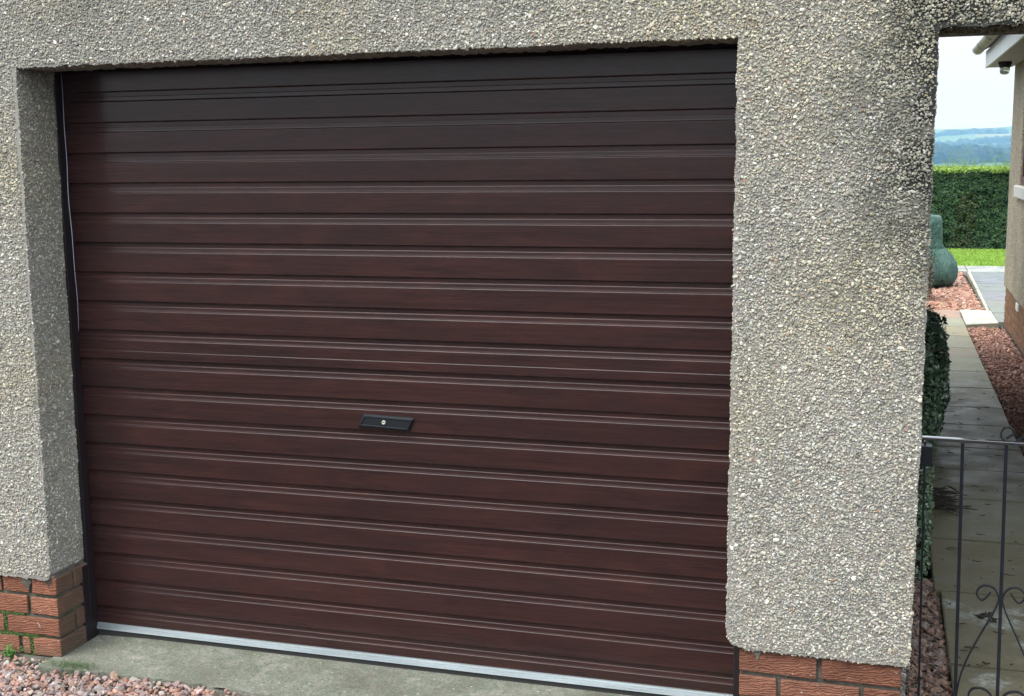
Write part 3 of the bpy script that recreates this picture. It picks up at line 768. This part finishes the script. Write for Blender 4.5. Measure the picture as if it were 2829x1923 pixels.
# moss along the joints of the left plinth
pts = []
for (x0, x1, zc, wd) in ((-2.99, -2.745, BZ[2] - .005, .004), (-2.93, -2.80, BZ[1] - .005, .003), (-2.785, -2.768, BZ[3] + .03, .02), (-2.888, -2.874, BZ[2] + .032, .022), (-2.84, -2.79, .012, .006), (-3.1, -2.9, BZ[2] - .004, .004)):
    c_ = int(600 * (x1 - x0) / .15) + 120
    pts.append(np.column_stack([rng.uniform(x0, x1, c_), YB + .006 + rng.uniform(-.004, .003, c_), zc + rng.normal(size=c_) * wd]))
P = np.vstack(pts); n = len(P); s = rng.uniform(.0012, .0028, n)
o = scatter('moss', P, np.stack([s, s, s], 1), None, 1, rock_templates(4, 1, 1, 1), pick([(.06, .13, .025), (.09, .16, .035), (.05, .08, .02)], [2, 1, 1], n), M['leaf'])
tag(o, 'green moss in the joints of the left brick pier', 'moss', kind='stuff')

# ------------------------------------------------------------------ alley: paving, gravel
path = empty('path', (.5, 3, 0), 'narrow path of single greenish grey slabs leading past the gate', 'path', kind='structure')
YP = [2.10, 2.74, 3.40, 4.07, 4.78, 5.46, 6.14, 6.72, 7.24, 7.86, 8.42, 9.12, 9.82, 10.46, 11.0, 11.71, 12.32, 12.95]
PC = [(.13, .135, .115), (.135, .14, .12), (.125, .13, .11), (.12, .125, .105), (.115, .115, .085), (.125, .13, .11), (.13, .14, .12), (.145, .155, .13), (.155, .165, .135), (.17, .175, .145),
      (.175, .17, .135), (.18, .18, .15), (.22, .21, .16), (.24, .20, .15), (.22, .215, .175), (.27, .26, .20), (.25, .255, .23)]
def slab(x0, x1, y0, y1, z, colr, parent, quad=None):
    bm = bmesh.new(); q = quad or [(x0, y0), (x1, y0), (x1, y1), (x0, y1)]
    j = lambda: random.uniform(-.004, .004)
    b_ = [bm.verts.new((x + j() * .5, y + j() * .5, -.05)) for x, y in q]; t_ = [bm.verts.new((v.co.x, v.co.y, z + j() * .4)) for v in b_]
    bm.faces.new(t_)
    for i in range(4): bm.faces.new((b_[i], b_[(i + 1) % 4], t_[(i + 1) % 4], t_[i]))
    bmesh.ops.recalc_face_normals(bm, faces=bm.faces)
    bmesh.ops.bevel(bm, geom=[e for e in bm.edges if all(v.co.z > -.02 for v in e.verts)], offset=.004, segments=2, affect='EDGES')
    o = bm_link('paving_slab', bm, M['paving'], parent); o.color = (*[c * random.uniform(.94, 1.06) for c in colr], 1); return o
for i in range(len(YP) - 1):
    y0, y1 = YP[i], YP[i + 1]
    xl = .255 if y1 < 4.8 else .232 if y1 < 6.2 else .24
    slab(xl, .78, y0 + .003, y1 - .003, .010, (PC[i][0] * 1.0, PC[i][1] * .94, PC[i][2] * .72), path)
slab(0, 0, 0, 0, .011, (.34, .22, .15), path, [(.16, 12.96), (.775, 12.96), (.785, 13.60), (.16, 13.60)])
o = slab(0, 0, 0, 0, .016, (.50, .48, .40), path, [(.788, 12.44), (1.095, 12.62), (1.095, 13.60), (.792, 13.62)]); o['label'] = 'pale cream slab where the path widens'
back = empty('back_path', (1.4, 14, 0), 'broad grey slab path beyond the house corner', 'path', kind='structure')
for (y0, y1) in ((12.76, 13.48), (13.48, 14.05), (14.05, 14.62)):
    slab(1.10, 1.86, y0 + .004, y1 - .004, .008, (.21, .22, .21), back); slab(1.865, 2.6, y0 + .004, y1 - .004, .008, (.20, .215, .205), back)
for i, y0 in enumerate(np.arange(14.63, 18.0, .9)):
    y1 = min(y0 + .9, 18.02); f = lambda y: 1.105 + (y - 14.6) * .02
    slab(0, 0, 0, 0, .008, (.19, .205, .21), back, [(f(y0), y0 + .005), (2.0, y0 + .005), (2.0, y1 - .005), (f(y1), y1 - .005)])
    slab(2.005, 2.9, y0 + .005, y1 - .005, .008, (.2, .21, .205), back)
slab(-1.5, .93, 18.06, 18.92, .010, (.33, .34, .32), back); slab(.94, 1.13, 18.06, 18.92, .010, (.32, .33, .31), back)
slab(1.14, 2.9, 18.06, 18.30, .010, (.40, .43, .43), back); slab(1.14, 2.9, 18.31, 18.92, .010, (.30, .32, .31), back)
# kerb edging left of the broad path
slab(0, 0, 0, 0, .014, (.42, .42, .38), back, [(1.060, 13.66), (1.088, 13.66), (1.165, 18.0), (1.12, 18.0)])

red_pal = [(.44, .24, .175), (.54, .33, .25), (.35, .19, .14), (.48, .33, .27), (.27, .17, .135), (.60, .46, .40)]
gravel('alley_gravel', lambda n: np.column_stack([rng.uniform(.785, 1.125, n), 5.2 + 7.3 * rng.random(n) ** 1.25]), 15500, -.03, .03, .0125, red_pal, [30, 24, 20, 10, 10, 3],
       'red stone chippings between path and house wall', lambda P: (P[:, 0] > .795) & ((P[:, 1] < 12.40) | (P[:, 0] > 2)), .5, .7)
gravel('gravel_bed', lambda n: np.column_stack([rng.uniform(-.6, 1.05, n), rng.uniform(13.63, 18.05, n)]), 15000, -.03, .03, .020, [(.42, .22, .15), (.50, .30, .22), (.36, .2, .15), (.5, .42, .34), (.30, .2, .15)], [30, 22, 20, 8, 10],
       'pale red gravel bed around the green cover', lambda P: (P[:, 0] < 1.04), .5, .7)
gravel('border_gravel', lambda n: np.column_stack([rng.uniform(.112, .252, n), 3.34 + 1.6 * rng.random(n)]), 3300, -.035, .032, .0135, [(.20, .125, .095), (.26, .16, .12), (.15, .11, .09), (.22, .19, .165), (.32, .22, .17)], [26, 18, 22, 14, 5],
       'dark reddish flat chippings between pillar and path behind the gate', lambda P: P[:, 0] < .248, .38, .55)
# slab edge darkness: low edging strip of the path by the border is the slab side itself

# twigs and dead leaves
bm = bmesh.new()
def twig(x, y, L, a, r=.0022, z=.014):
    p = []; 
    for i in range(5):
        t = i / 4 - .5; p.append((x + math.cos(a) * L * t + random.uniform(-.004, .004), y + math.sin(a) * L * t + random.uniform(-.006, .006), z + random.uniform(0, .006)))
    tube(bm, p, [r, r * 1.1, r, r * .8, r * .5], 5)
for i in range(75): twig(random.gauss(.30, .045), random.gauss(6.03, .09), random.uniform(.03, .16), random.gauss(.1, .5), random.uniform(.0015, .004), random.uniform(.012, .05))
twig(.40, 5.93, .14, .05, .0035); twig(.36, 5.98, .16, -.2, .003)
for i in range(60): twig(random.uniform(.26, .76), random.uniform(3.7, 9), random.uniform(.015, .05), random.uniform(-.6, .6), .0016)
for (x, y) in ((.395, 4.53), (.41, 4.55), (.38, 4.52), (.42, 4.50)):
    for q in range(5): twig(x + random.uniform(-.012, .012), y + random.uniform(-.015, .015), .022, random.uniform(0, 3), .0035)
twig(.335, 4.22, .045, .1, .0025); twig(.37, 4.09, .03, -.5, .003); twig(.31, 4.43, .04, 0, .0018)
kk_ = Mt('twig_bark', .8, .3, (.035, .026, .02)).m
tag(bm_link('fallen_twigs', bm, kk_), 'dark fallen twigs and debris heaped on the path by the shrub', 'twigs', kind='stuff')
n = 330; P = np.column_stack([rng.uniform(.25, .78, n), rng.uniform(3.6, 12, n), np.full(n, .0135)])
P[:130, 0] = rng.normal(.31, .05, 130); P[:130, 1] = rng.normal(6.0, .14, 130); P[:130, 2] = rng.uniform(.013, .04, 130)
P[130:136] = [(.283, 4.63, .015), (.286, 4.635, .018), (.278, 4.625, .016), (.45, 4.11, .014), (.52, 4.55, .014), (.39, 6.81, .014)]
leafT = ([np.array([(-1, 0, 0), (0, -.42, .12), (1, 0, .05), (0, .42, .1)]), np.array([(-1, 0, .1), (.1, -.5, 0), (1, 0, .2), (-.1, .45, .05)])], np.array([(0, 1, 2), (0, 2, 3)]))
s = rng.uniform(.004, .011, n)
o = scatter('dead_leaves', P, np.stack([s, s, s], 1), np.tile([0, 0, 1.], (n, 1)), .25, leafT, pick([(.05, .035, .022), (.09, .06, .035), (.32, .30, .22), (.03, .025, .02)], [4, 3, 1, 3], n), M['litter'])
tag(o, 'small dead leaves scattered over the path slabs', 'leaves', kind='stuff')

# ------------------------------------------------------------------ shrubs
def shrub(name, loc, blobs, nleaf, size, pal, wts, label, cat, stems=14, top_light=None, group=None):
    """leaves on noisy ellipsoid shells: blobs = (cx,cy,cz,rx,ry,rz) world"""
    e = empty(name, loc, label, cat, group)
    vol = np.array([b[3] * b[4] + b[4] * b[5] + b[3] * b[5] for b in blobs]); cnt = (nleaf * vol / vol.sum()).astype(int)
    Ps, Ns = [], []
    for b, c_ in zip(blobs, cnt):
        d = rng.normal(size=(c_, 3)); d /= np.linalg.norm(d, axis=1, keepdims=True)
        sq = np.abs(d).max(axis=1, keepdims=True) ** .45           # towards a clipped, boxy form
        r = (1 - .30 * rng.random((c_, 1)) ** 2) * (.86 + .3 * vnoise(d * 2 + b[1], .6)[:, None]) / sq * .93
        Ps.append(np.array(b[:3]) + d * r * np.array(b[3:])); Ns.append(d + np.array([0, 0, .5]))
    P = np.vstack(Ps); N = np.vstack(Ns); kk2 = P[:, 2] > .004; P, N = P[kk2], N[kk2]
    n = len(P); C = pick(pal, wts, n, .2)
    s = rng.uniform(.7, 1.25, n) * size
    scatter('foliage', P, np.stack([s, s, s], 1), N / np.linalg.norm(N, axis=1, keepdims=True), .55, leafT, C, M['leaf'], e, 'stuff')
    bm = bmesh.new()
    for i in range(stems):
        b = random.choice(blobs); x0 = b[0] + random.uniform(-.3, .3) * b[3]; y0 = b[1] + random.uniform(-.4, .4) * b[4]
        d = Vector((random.uniform(-1, 1) * b[3], random.uniform(-1, 1) * b[4], b[2] + random.uniform(0, .8) * b[5]))
        p = [(x0 + d.x * t, y0 + d.y * t, d.z * t ** .8) for t in (0, .3, .6, .9)]
        tube(bm, p, [.005, .004, .003, .0015], 5)
    bm_link('stems', bm, M['bark'], e)
    return e
dk = [(.05, .095, .05), (.085, .15, .075), (.12, .20, .10), (.32, .40, .30), (.11, .14, .07)]
shrub('clipped_shrub', (.22, 7.2, 0), [(.225, 7.95, .40, .165, .65, .31), (.22, 7.15, .45, .155, .45, .36), (.20, 6.65, .36, .12, .3, .30)], 19000, .0150, dk, [30, 30, 20, 7, 5],
      'dense dark glossy shrub against the garage side overhanging the path', 'shrub', 40)
shrub('low_creeper', (.17, 5.3, 0), [(.165, 5.55, .20, .085, .5, .20), (.155, 5.1, .10, .07, .35, .11)], 3600, .0095, dk, [35, 30, 15, 6, 8],
      'sparse small leaved creeper low beside the pillar behind the gate', 'creeper', 30)
shrub('border_shrub', (.36, 13.2, 0), [(.42, 14.6, .30, .15, .3, .30)], 2600, .016, [(.045, .06, .03), (.08, .09, .05), (.13, .13, .09), (.06, .045, .03)], [3, 3, 1.5, 2],
      'small wispy brownish green shrub beside the green cover', 'shrub', 24)

# ------------------------------------------------------------------ covered garden item
cov = empty('covered_stove', (.45, 16.1, 0), 'dark green fabric cover with narrow hood and bulging base on red gravel', 'garden cover')
def loft(bm, rings_, n=40):
    rs = []
    for (cx, cy, rx, ry, z, pw, fold) in rings_:
        r_ = []
        for i in range(n):
            a = 2 * math.pi * i / n; c_, s_ = math.cos(a), math.sin(a)
            k_ = (abs(c_) ** pw + abs(s_) ** pw) ** (-1 / pw); k_ *= 1 + fold * 1.5 * math.sin(a * 9 + z * 4) + fold * .9 * math.sin(a * 16 + 1 + z * 9)
            r_.append(bm.verts.new((cx + rx * c_ * k_, cy + ry * s_ * k_, z + fold * .05 * math.sin(a * 5))))
        rs.append(r_)
    for a, b in zip(rs, rs[1:]):
        for i in range(n): bm.faces.new((a[i], a[(i + 1) % n], b[(i + 1) % n], b[i]))
    bm.faces.new(rs[0][::-1]); bm.faces.new(rs[-1])
cx, cy = .44, 16.1
bm = bmesh.new()
loft(bm, [(cx, cy, .262, .24, .475, 3.4, .045), (cx, cy, .268, .245, .50, 3.6, .05), (cx, cy, .252, .23, .535, 4, .035), (cx, cy, .252, .23, .60, 5, .022), (cx, cy, .248, .225, .70, 5.5, .016), (cx - .003, cy, .245, .222, .80, 6, .012), (cx - .006, cy, .238, .215, .860, 5.5, .010), (cx - .008, cy, .222, .20, .880, 5, .006), (cx - .01, cy, .15, .14, .886, 4, .004)], 60)
bm_link('cover_hood', bm, M['cover'], cov, smooth=True)
bm = bmesh.new()
loft(bm, [(cx, cy, .365, .34, .030, 2.4, .05), (cx, cy, .40, .375, .055, 2.4, .045), (cx, cy, .432, .40, .12, 2.4, .032), (cx, cy, .445, .41, .21, 2.4, .022), (cx, cy, .42, .39, .31, 2.4, .028), (cx, cy, .37, .34, .39, 2.5, .038), (cx, cy, .31, .285, .455, 2.8, .048), (cx, cy, .262, .24, .492, 3.2, .05), (cx, cy, .24, .22, .505, 3.2, .03)], 60)
bm_link('cover_skirt', bm, M['cover'], cov, smooth=True)
for (lx_, ly_) in ((.36, -.12), (-.25, -.2), (.0, .25)):
    bm = bmesh.new(); tube(bm, [(cx + lx_ * .8, cy + ly_, .12), (cx + lx_ * .97, cy + ly_ * 1.1, -.02)], .012, 6); bm_link('leg', bm, M['band'], cov)

# ------------------------------------------------------------------ lawn + hedge
sheet('lawn', [(-8, 18.95), (9, 18.95), (9, 21.9), (-8, 21.9)], .01, .04, M['turf'], 'bright mown lawn in front of the tall hedge', 'lawn')
n = 42000; base = np.column_stack([rng.uniform(-.4, 3.2, n), rng.uniform(18.96, 21.9, n), np.full(n, .01)])
L = rng.uniform(.02, .045, n); lean = rng.normal(size=(n, 2)) * .5; tip = base + np.column_stack([lean * L[:, None], L])
sd = np.column_stack([rng.uniform(.003, .006, n), rng.normal(size=n) * .002, np.zeros(n)])
V = np.stack([base - sd, base + sd, tip], 1).reshape(-1, 3)
o = link('lawn_grass', np_mesh('lawn_grass', V, np.arange(n * 3).reshape(-1, 3), np.repeat(pick([(.24, .40, .05), (.30, .45, .08), (.17, .30, .04)], [2, 1, 1], n), 3, axis=0)), M['blade'], kind='stuff')
tag(o, 'short yellow green grass blades of the lawn', 'grass')

hed = empty('hedge', (1.5, 22.6, 0), 'tall clipped evergreen hedge with fresh yellow green top growth', 'hedge')
box('core', -6, 8, 22.0, 23.5, 0, 1.27, M['core'], hed)
HH = 1.34
n = 52000; X = rng.uniform(-.6, 3.6, n); Z = rng.uniform(0, HH, n); Q = np.column_stack([X, X * 0 + 21.9, Z]); rel = (fbm(Q, .35, 3) - .5) * .22 + (vnoise(Q + 4, .08) - .5) * .08
P1 = np.column_stack([X, 21.93 + rel + rng.uniform(-.01, .05, n), Z]); tone = (.6 + .8 * fbm(Q + 8, .25, 3))[:, None]
C1 = pick([(.020, .055, .020), (.036, .085, .028), (.055, .11, .034)], [3, 3, 1], n, .2) * tone
br = (np.abs(X - 1.3 - .1 * (Z - .5)) < .16) & (Z < .95) & (rng.random(n) < .45); C1[br] = pick([(.06, .07, .02)], [1], int(br.sum()), .2)
n2 = 26000; X = rng.uniform(-.6, 3.6, n2); Y = rng.uniform(21.88, 23.5, n2); Q = np.column_stack([X, Y, X * 0])
P2_ = np.column_stack([X, Y, HH - .03 + rng.uniform(-.03, .05, n2) + .04 * (vnoise(Q, .3))]); C2 = pick([(.20, .33, .04), (.28, .40, .07), (.13, .23, .03)], [2, 1, 1], n2, .15)
N1 = np.tile([0, -1, .5], (n, 1)); N2 = np.tile([0, -.3, 1], (n2, 1))
P = np.vstack([P1, P2_]); N = np.vstack([N1, N2]).astype(float); N /= np.linalg.norm(N, axis=1, keepdims=True); C = np.vstack([C1, C2])
s = rng.uniform(.014, .030, len(P))
scatter('foliage', P, np.stack([s, s, s], 1), N, .6, leafT, C, M['needle'], hed, 'stuff')
# fresh feathery shoots standing up from the top
n = 1500; X = rng.uniform(-.6, 3.6, n); Y = rng.uniform(21.95, 23.4, n); hgt = (.04 + .36 * np.clip(fbm(np.column_stack([X, Y, X * 0]), .3, 2) * 2.4 - .95, 0, 1)) * rng.uniform(.4, 1.1, n)
m_ = 9; t_ = rng.random((n, m_)); bend = rng.normal(size=(n, 1, 2)) * .035
pp = np.stack([X[:, None] + bend[:, :, 0] * t_ + rng.normal(size=(n, m_)) * .009, Y[:, None] + bend[:, :, 1] * t_ + rng.normal(size=(n, m_)) * .009, HH + hgt[:, None] * t_], 2).reshape(-1, 3)
s_ = rng.uniform(.008, .017, len(pp))
scatter('shoots', pp, np.stack([s_, s_ * .7, s_], 1), None, 1, leafT, pick([(.20, .31, .06), (.28, .38, .10), (.14, .22, .05)], [2, 1, 1], len(pp)), M['needle'], hed, 'stuff')

# ------------------------------------------------------------------ house on the right
house = empty('house', (3.5, 9, 0), 'beige harled house with brown brick base and white eaves beyond the alley', 'house')
HX = 1.12; HE = 12.58; ST = 1.69 + .77
bm = bmesh.new()
bx(bm, HX, 7.5, 11.62, HE, .385, ST + .02, .012, 2)
bx(bm, HX, 7.5, 10.2 - 4.2, 10.2, .385, ST + .02); bx(bm, HX, 7.5, 10.203, 11.617, .385, 1.69 - .315); bx(bm, HX + .002, 7.5, 10.203, 11.617, 1.69 + .62, ST + .02)
bm_link('wall', bm, M['house_render'], house)
box('plinth', HX + .022, 7.5, 6.0, HE - .05, -.05, .384, M['mortar'], house)
rowi = 0
for r in range(5):
    z0 = .010 + r * .075; y = HE - .035; off = r % 2; first = True
    while y > 9.3:
        L_ = .1025 if (first and off) else .215; first = False
        brick(HX + .014, HX + .10, y - L_, y, z0, z0 + .064, 'brick_brown', house, .003); y -= L_ + .010
# wall end bricks round the corner
vent = box('vent', HX + .002, HX + .02, 11.26, 11.44, .295, .36, M['white'], house, .003)
win = bpy.data.objects.new('window', None); col.objects.link(win); win.parent = house; win.location = Vector((HX, 10.9, 1.69)) - house.location
def wbox(name, x0, x1, y0, y1, z0, z1, mat, bev=0):
    bm = bmesh.new(); bx(bm, x0 - HX, x1 - HX, y0 - 10.9, y1 - 10.9, z0 - 1.69, z1 - 1.69, bev); bmesh.ops.recalc_face_normals(bm, faces=bm.faces)
    me = bpy.data.meshes.new(name); bm.to_mesh(me); bm.free(); o = sub(name, me, (0, 0, 0), mat, win); return o
wbox('frame', HX + .010, HX + .07, 11.50, 11.612, 1.69 - .312, 1.69 + .617, M['brown']); wbox('frame', HX + .010, HX + .07, 10.207, 10.30, 1.69 - .312, 1.69 + .617, M['brown'])
wbox('frame', HX + .012, HX + .07, 10.302, 11.498, 1.69 - .312, 1.69 - .24, M['brown']); wbox('frame', HX + .012, HX + .07, 10.302, 11.498, 1.69 + .54, 1.69 + .617, M['brown'])
wbox('pane', HX + .05, HX + .055, 10.3, 11.5, 1.69 - .24, 1.69 + .54, M['glass'])
wbox('sill', HX - .034, HX + .005, 10.10, 11.74, 1.69 - .425, 1.69 - .318, M['sill'], .008)
FX = .875
box('soffit_board', FX + .021, HX - .002, 6.0, 12.80, ST, ST + .012, M['board'], house)
box('fascia_board', FX, FX + .02, 6.0, 12.802, ST - .004, ST + .155, M['white'], house, .002)
box('barge_board', FX + .021, 7.5, 12.782, 12.80, ST + .013, ST + .155, M['white'], house)
bm = bmesh.new(); GR = .052
for j, yy in enumerate((6.0, 12.88)):
    pass
gx_, gz_ = FX - .065, ST + .185
ra = [[bm.verts.new((gx_ + r_ * math.cos(R(a)), yy, gz_ + r_ * math.sin(R(a)))) for a in range(180, 361, 15)] for yy in (6.0, 12.88) for r_ in (GR, GR - .004)]
for a, b in ((0, 2), (1, 3)):
    for i in range(12): bm.faces.new((ra[a][i], ra[a][i + 1], ra[b][i + 1], ra[b][i]))
bm.faces.new(ra[2])
bm_link('gutter', bm, M['gutter'], house, smooth=False)
for yy in (12.885, 12.18, 11.2):
    bm = bmesh.new()
    a = [bm.verts.new((gx_ + (GR + .004) * math.cos(R(t)), yy - .022, gz_ + (GR + .004) * math.sin(R(t)))) for t in range(175, 366, 10)]
    b = [bm.verts.new((gx_ + (GR + .004) * math.cos(R(t)), yy + .022, gz_ + (GR + .004) * math.sin(R(t)))) for t in range(175, 366, 10)]
    for i in range(len(a) - 1): bm.faces.new((a[i], a[i + 1], b[i + 1], b[i]))
    bm_link('gutter_bracket', bm, M['band'], house)
bm = bmesh.new(); va = [bm.verts.new(p) for p in ((FX - .03, 6, ST + .16), (FX - .03, 12.84, ST + .16), (4.3, 12.84, ST + 1.9), (4.3, 6, ST + 1.9))]
vb = [bm.verts.new((v.co.x, v.co.y, v.co.z + .04)) for v in va]
bm.faces.new(va[::-1]); bm.faces.new(vb)
for i in range(4): bm.faces.new((va[i], va[(i + 1) % 4], vb[(i + 1) % 4], vb[i]))
bm_link('roof', bm, M['roof'], house)
# bulkhead lamp under the eaves (unlit)
lamp = bpy.data.objects.new('eaves_lamp', None); col.objects.link(lamp); lamp.parent = house; lamp.location = Vector((.985, 12.0, ST)) - house.location
def lathe(name, prof_, mat, par, n=20):
    bm = bmesh.new(); rg = [[bm.verts.new((r_ * math.cos(2 * math.pi * i / n), r_ * math.sin(2 * math.pi * i / n), z_)) for i in range(n)] for r_, z_ in prof_]
    for a, b in zip(rg, rg[1:]):
        for i in range(n): bm.faces.new((a[i], a[(i + 1) % n], b[(i + 1) % n], b[i]))
    bm.faces.new(rg[0]); bm.faces.new(rg[-1]); bmesh.ops.recalc_face_normals(bm, faces=bm.faces)
    me = bpy.data.meshes.new(name); bm.to_mesh(me); bm.free(); me.polygons.foreach_set('use_smooth', [True] * len(me.polygons)); return sub(name, me, (0, 0, 0), mat, par)
lathe('lamp_base', [(.058, -.001), (.058, -.022), (.05, -.03), (.05, -.046), (.046, -.05)], M['rubber'], lamp)
lathe('lamp_glass', [(.043, -.051), (.043, -.085), (.036, -.103), (.018, -.112), (.004, -.114)], M['lampglass'], lamp)

# ------------------------------------------------------------------ wrought iron gate
YG = 3.55
gate = empty('gate', (.55, YG, 0), 'black wrought iron gate with thin bars and scrolls between pillar and house', 'gate')
def bar(name, x0, z0, x1, z1, hw, hd, y=YG):
    """straight flat bar between two points"""
    bm = bmesh.new(); d = Vector((x1 - x0, 0, z1 - z0)).normalized(); s_ = Vector((d.z, 0, -d.x))
    vs1 = []
    for p in (Vector((x0, y, z0)), Vector((x1, y, z1))):
        vs1.append([bm.verts.new(p + s_ * a * hw + Vector((0, b * hd, 0))) for a, b in ((-1, -1), (1, -1), (1, 1), (-1, 1))])
    bm.faces.new(vs1[0]); bm.faces.new(vs1[1])
    for i in range(4): bm.faces.new((vs1[0][i], vs1[0][(i + 1) % 4], vs1[1][(i + 1) % 4], vs1[1][i]))
    es = [e for e in bm.edges if abs((e.verts[0].co - e.verts[1].co).normalized().dot(d)) > .9]
    bmesh.ops.bevel(bm, geom=es, offset=hw * .35, segments=3, affect='EDGES')
    return bm_link(name, bm, M['gate_wet' if name == 'top_rail' else 'gate'], gate)
RT = 1.69 - .806
bar('top_rail', .122, RT + .003, 1.14, RT - .006, .005, .0095, YG)
bar('stile', .130, RT - .006, .142, .09, .0028, .010)
bar('bottom_rail', .135, .10, 1.12, .10, .005, .009)
xs_b = [.230, .3435, .457, .571, .685, .799, .913, 1.027]
for xb in xs_b: bar('bar', xb, RT - .005, xb + .012, .105, .0046, .0046)
bar('stile', 1.135, RT - .006, 1.135, .09, .0028, .010)
bm = bmesh.new(); bx(bm, .1125, .1505, YG - .018, YG + .018, 1.69 - .880, 1.69 - .823, .0018); bm_link('latch_box', bm, M['gate'], gate)
bm = bmesh.new(); bx(bm, .098, .1125, YG - .012, YG + .012, 1.69 - .84, 1.69 - .833, .001); bm_link('latch_bolt', bm, M['gate'], gate)
def catmull(P, k=6):
    P = [Vector((p[0], 0, p[1])) for p in P]; Q = []
    for i in range(len(P) - 1):
        a, b, c_, d = P[max(i - 1, 0)], P[i], P[i + 1], P[min(i + 2, len(P) - 1)]
        for j in range(k):
            t = j / k; Q.append(.5 * ((2 * b) + (-a + c_) * t + (2 * a - 5 * b + 4 * c_ - d) * t * t + (-a + 3 * b - 3 * c_ + d) * t ** 3))
    Q.append(P[-1]); return Q
def scroll(name, pts_, mirror=None, dx=0, wd=.0022, dp=.0055):
    Q = catmull(pts_); bm = bmesh.new()
    L = []
    for q in Q:
        x = q.x if mirror is None else 2 * mirror - q.x
        L.append((x + dx, YG, q.z))
    # flat strip: thin in the gate's plane, wide in depth
    rings_ = []
    for i, p in enumerate(L):
        t = (Vector(L[min(i + 1, len(L) - 1)]) - Vector(L[max(i - 1, 0)])).normalized(); s_ = Vector((t.z, 0, -t.x))
        p = Vector(p); rings_.append([bm.verts.new(p + s_ * wd * a + Vector((0, dp * b, 0))) for a, b in ((-1, -.8), (-.7, -1), (.7, -1), (1, -.8), (1, .8), (.7, 1), (-.7, 1), (-1, .8))])
    for a, b in zip(rings_, rings_[1:]):
        for i in range(8): bm.faces.new((a[i], a[(i + 1) % 8], b[(i + 1) % 8], b[i]))
    bm.faces.new(rings_[0]); bm.faces.new(rings_[-1][::-1])
    return bm_link(name, bm, M['gate'], gate)
z = lambda v: 1.69 + v
sc_a = [(.323, z(-1.238)), (.313, z(-1.254)), (.302, z(-1.264)), (.292, z(-1.259)), (.286, z(-1.245)), (.293, z(-1.228)), (.309, z(-1.220)), (.328, z(-1.225)), (.340, z(-1.240)), (.3445, z(-1.260)),
        (.338, z(-1.284)), (.323, z(-1.320)), (.299, z(-1.372)), (.274, z(-1.430)), (.257, z(-1.482)), (.249, z(-1.52)), (.245, z(-1.558))]
sc_b = [(.322, z(-1.556)), (.312, z(-1.572)), (.300, z(-1.578)), (.285, z(-1.572)), (.277, z(-1.556)), (.284, z(-1.536)), (.302, z(-1.5285)), (.322, z(-1.533)), (.338, z(-1.548)), (.345, z(-1.570))]
sc_c = [(.343, z(-.793)), (.353, z(-.785)), (.363, z(-.777)), (.361, z(-.768)), (.354, z(-.762)), (.344, z(-.7605)), (.335, z(-.765)), (.329, z(-.778)), (.332, z(-.793)), (.343, z(-.802)), (.358, z(-.803)), (.374, z(-.796)),
        (.387, z(-.783)), (.400, z(-.762)), (.42, z(-.735)), (.457, z(-.715))]
sc_c = sc_c[0:1] + sc_c[1:]
ax = .3435 + .006
for dx in (0, .228, .456):
    scroll('scroll', sc_a, None, dx); scroll('scroll', sc_a, ax, dx)
    scroll('scroll', sc_b, None, dx); scroll('scroll', sc_b, ax + .004, dx)
scroll('scroll', sc_c, None, 0, .0022, .006); scroll('scroll', sc_c, .457, .0, .0022, .006); scroll('scroll', sc_c, None, .456, .0022, .006)

# ------------------------------------------------------------------ air: pale haze round the whole scene
hz = Mt('haze_air'); hz.t.nodes.remove(hz.b)
pv = hz.n('ShaderNodeVolumePrincipled'); pv.inputs['Absorption Color'].default_value = (1, 1, 1, 1); pv.inputs['Color'].default_value = (.27, .60, 1, 1); pv.inputs['Density'].default_value = .00042; pv.inputs['Anisotropy'].default_value = .1
out = [n_ for n_ in hz.t.nodes if n_.type == 'OUTPUT_MATERIAL'][0]; hz.l(pv.outputs[0], out.inputs['Volume'])
hzo = box('haze', -3300, 3500, -450, 3950, -70, 95, None); hzo.data.materials.append(hz.m)
tag(hzo, 'thin blue haze over the far valley and hill', 'haze', kind='stuff')
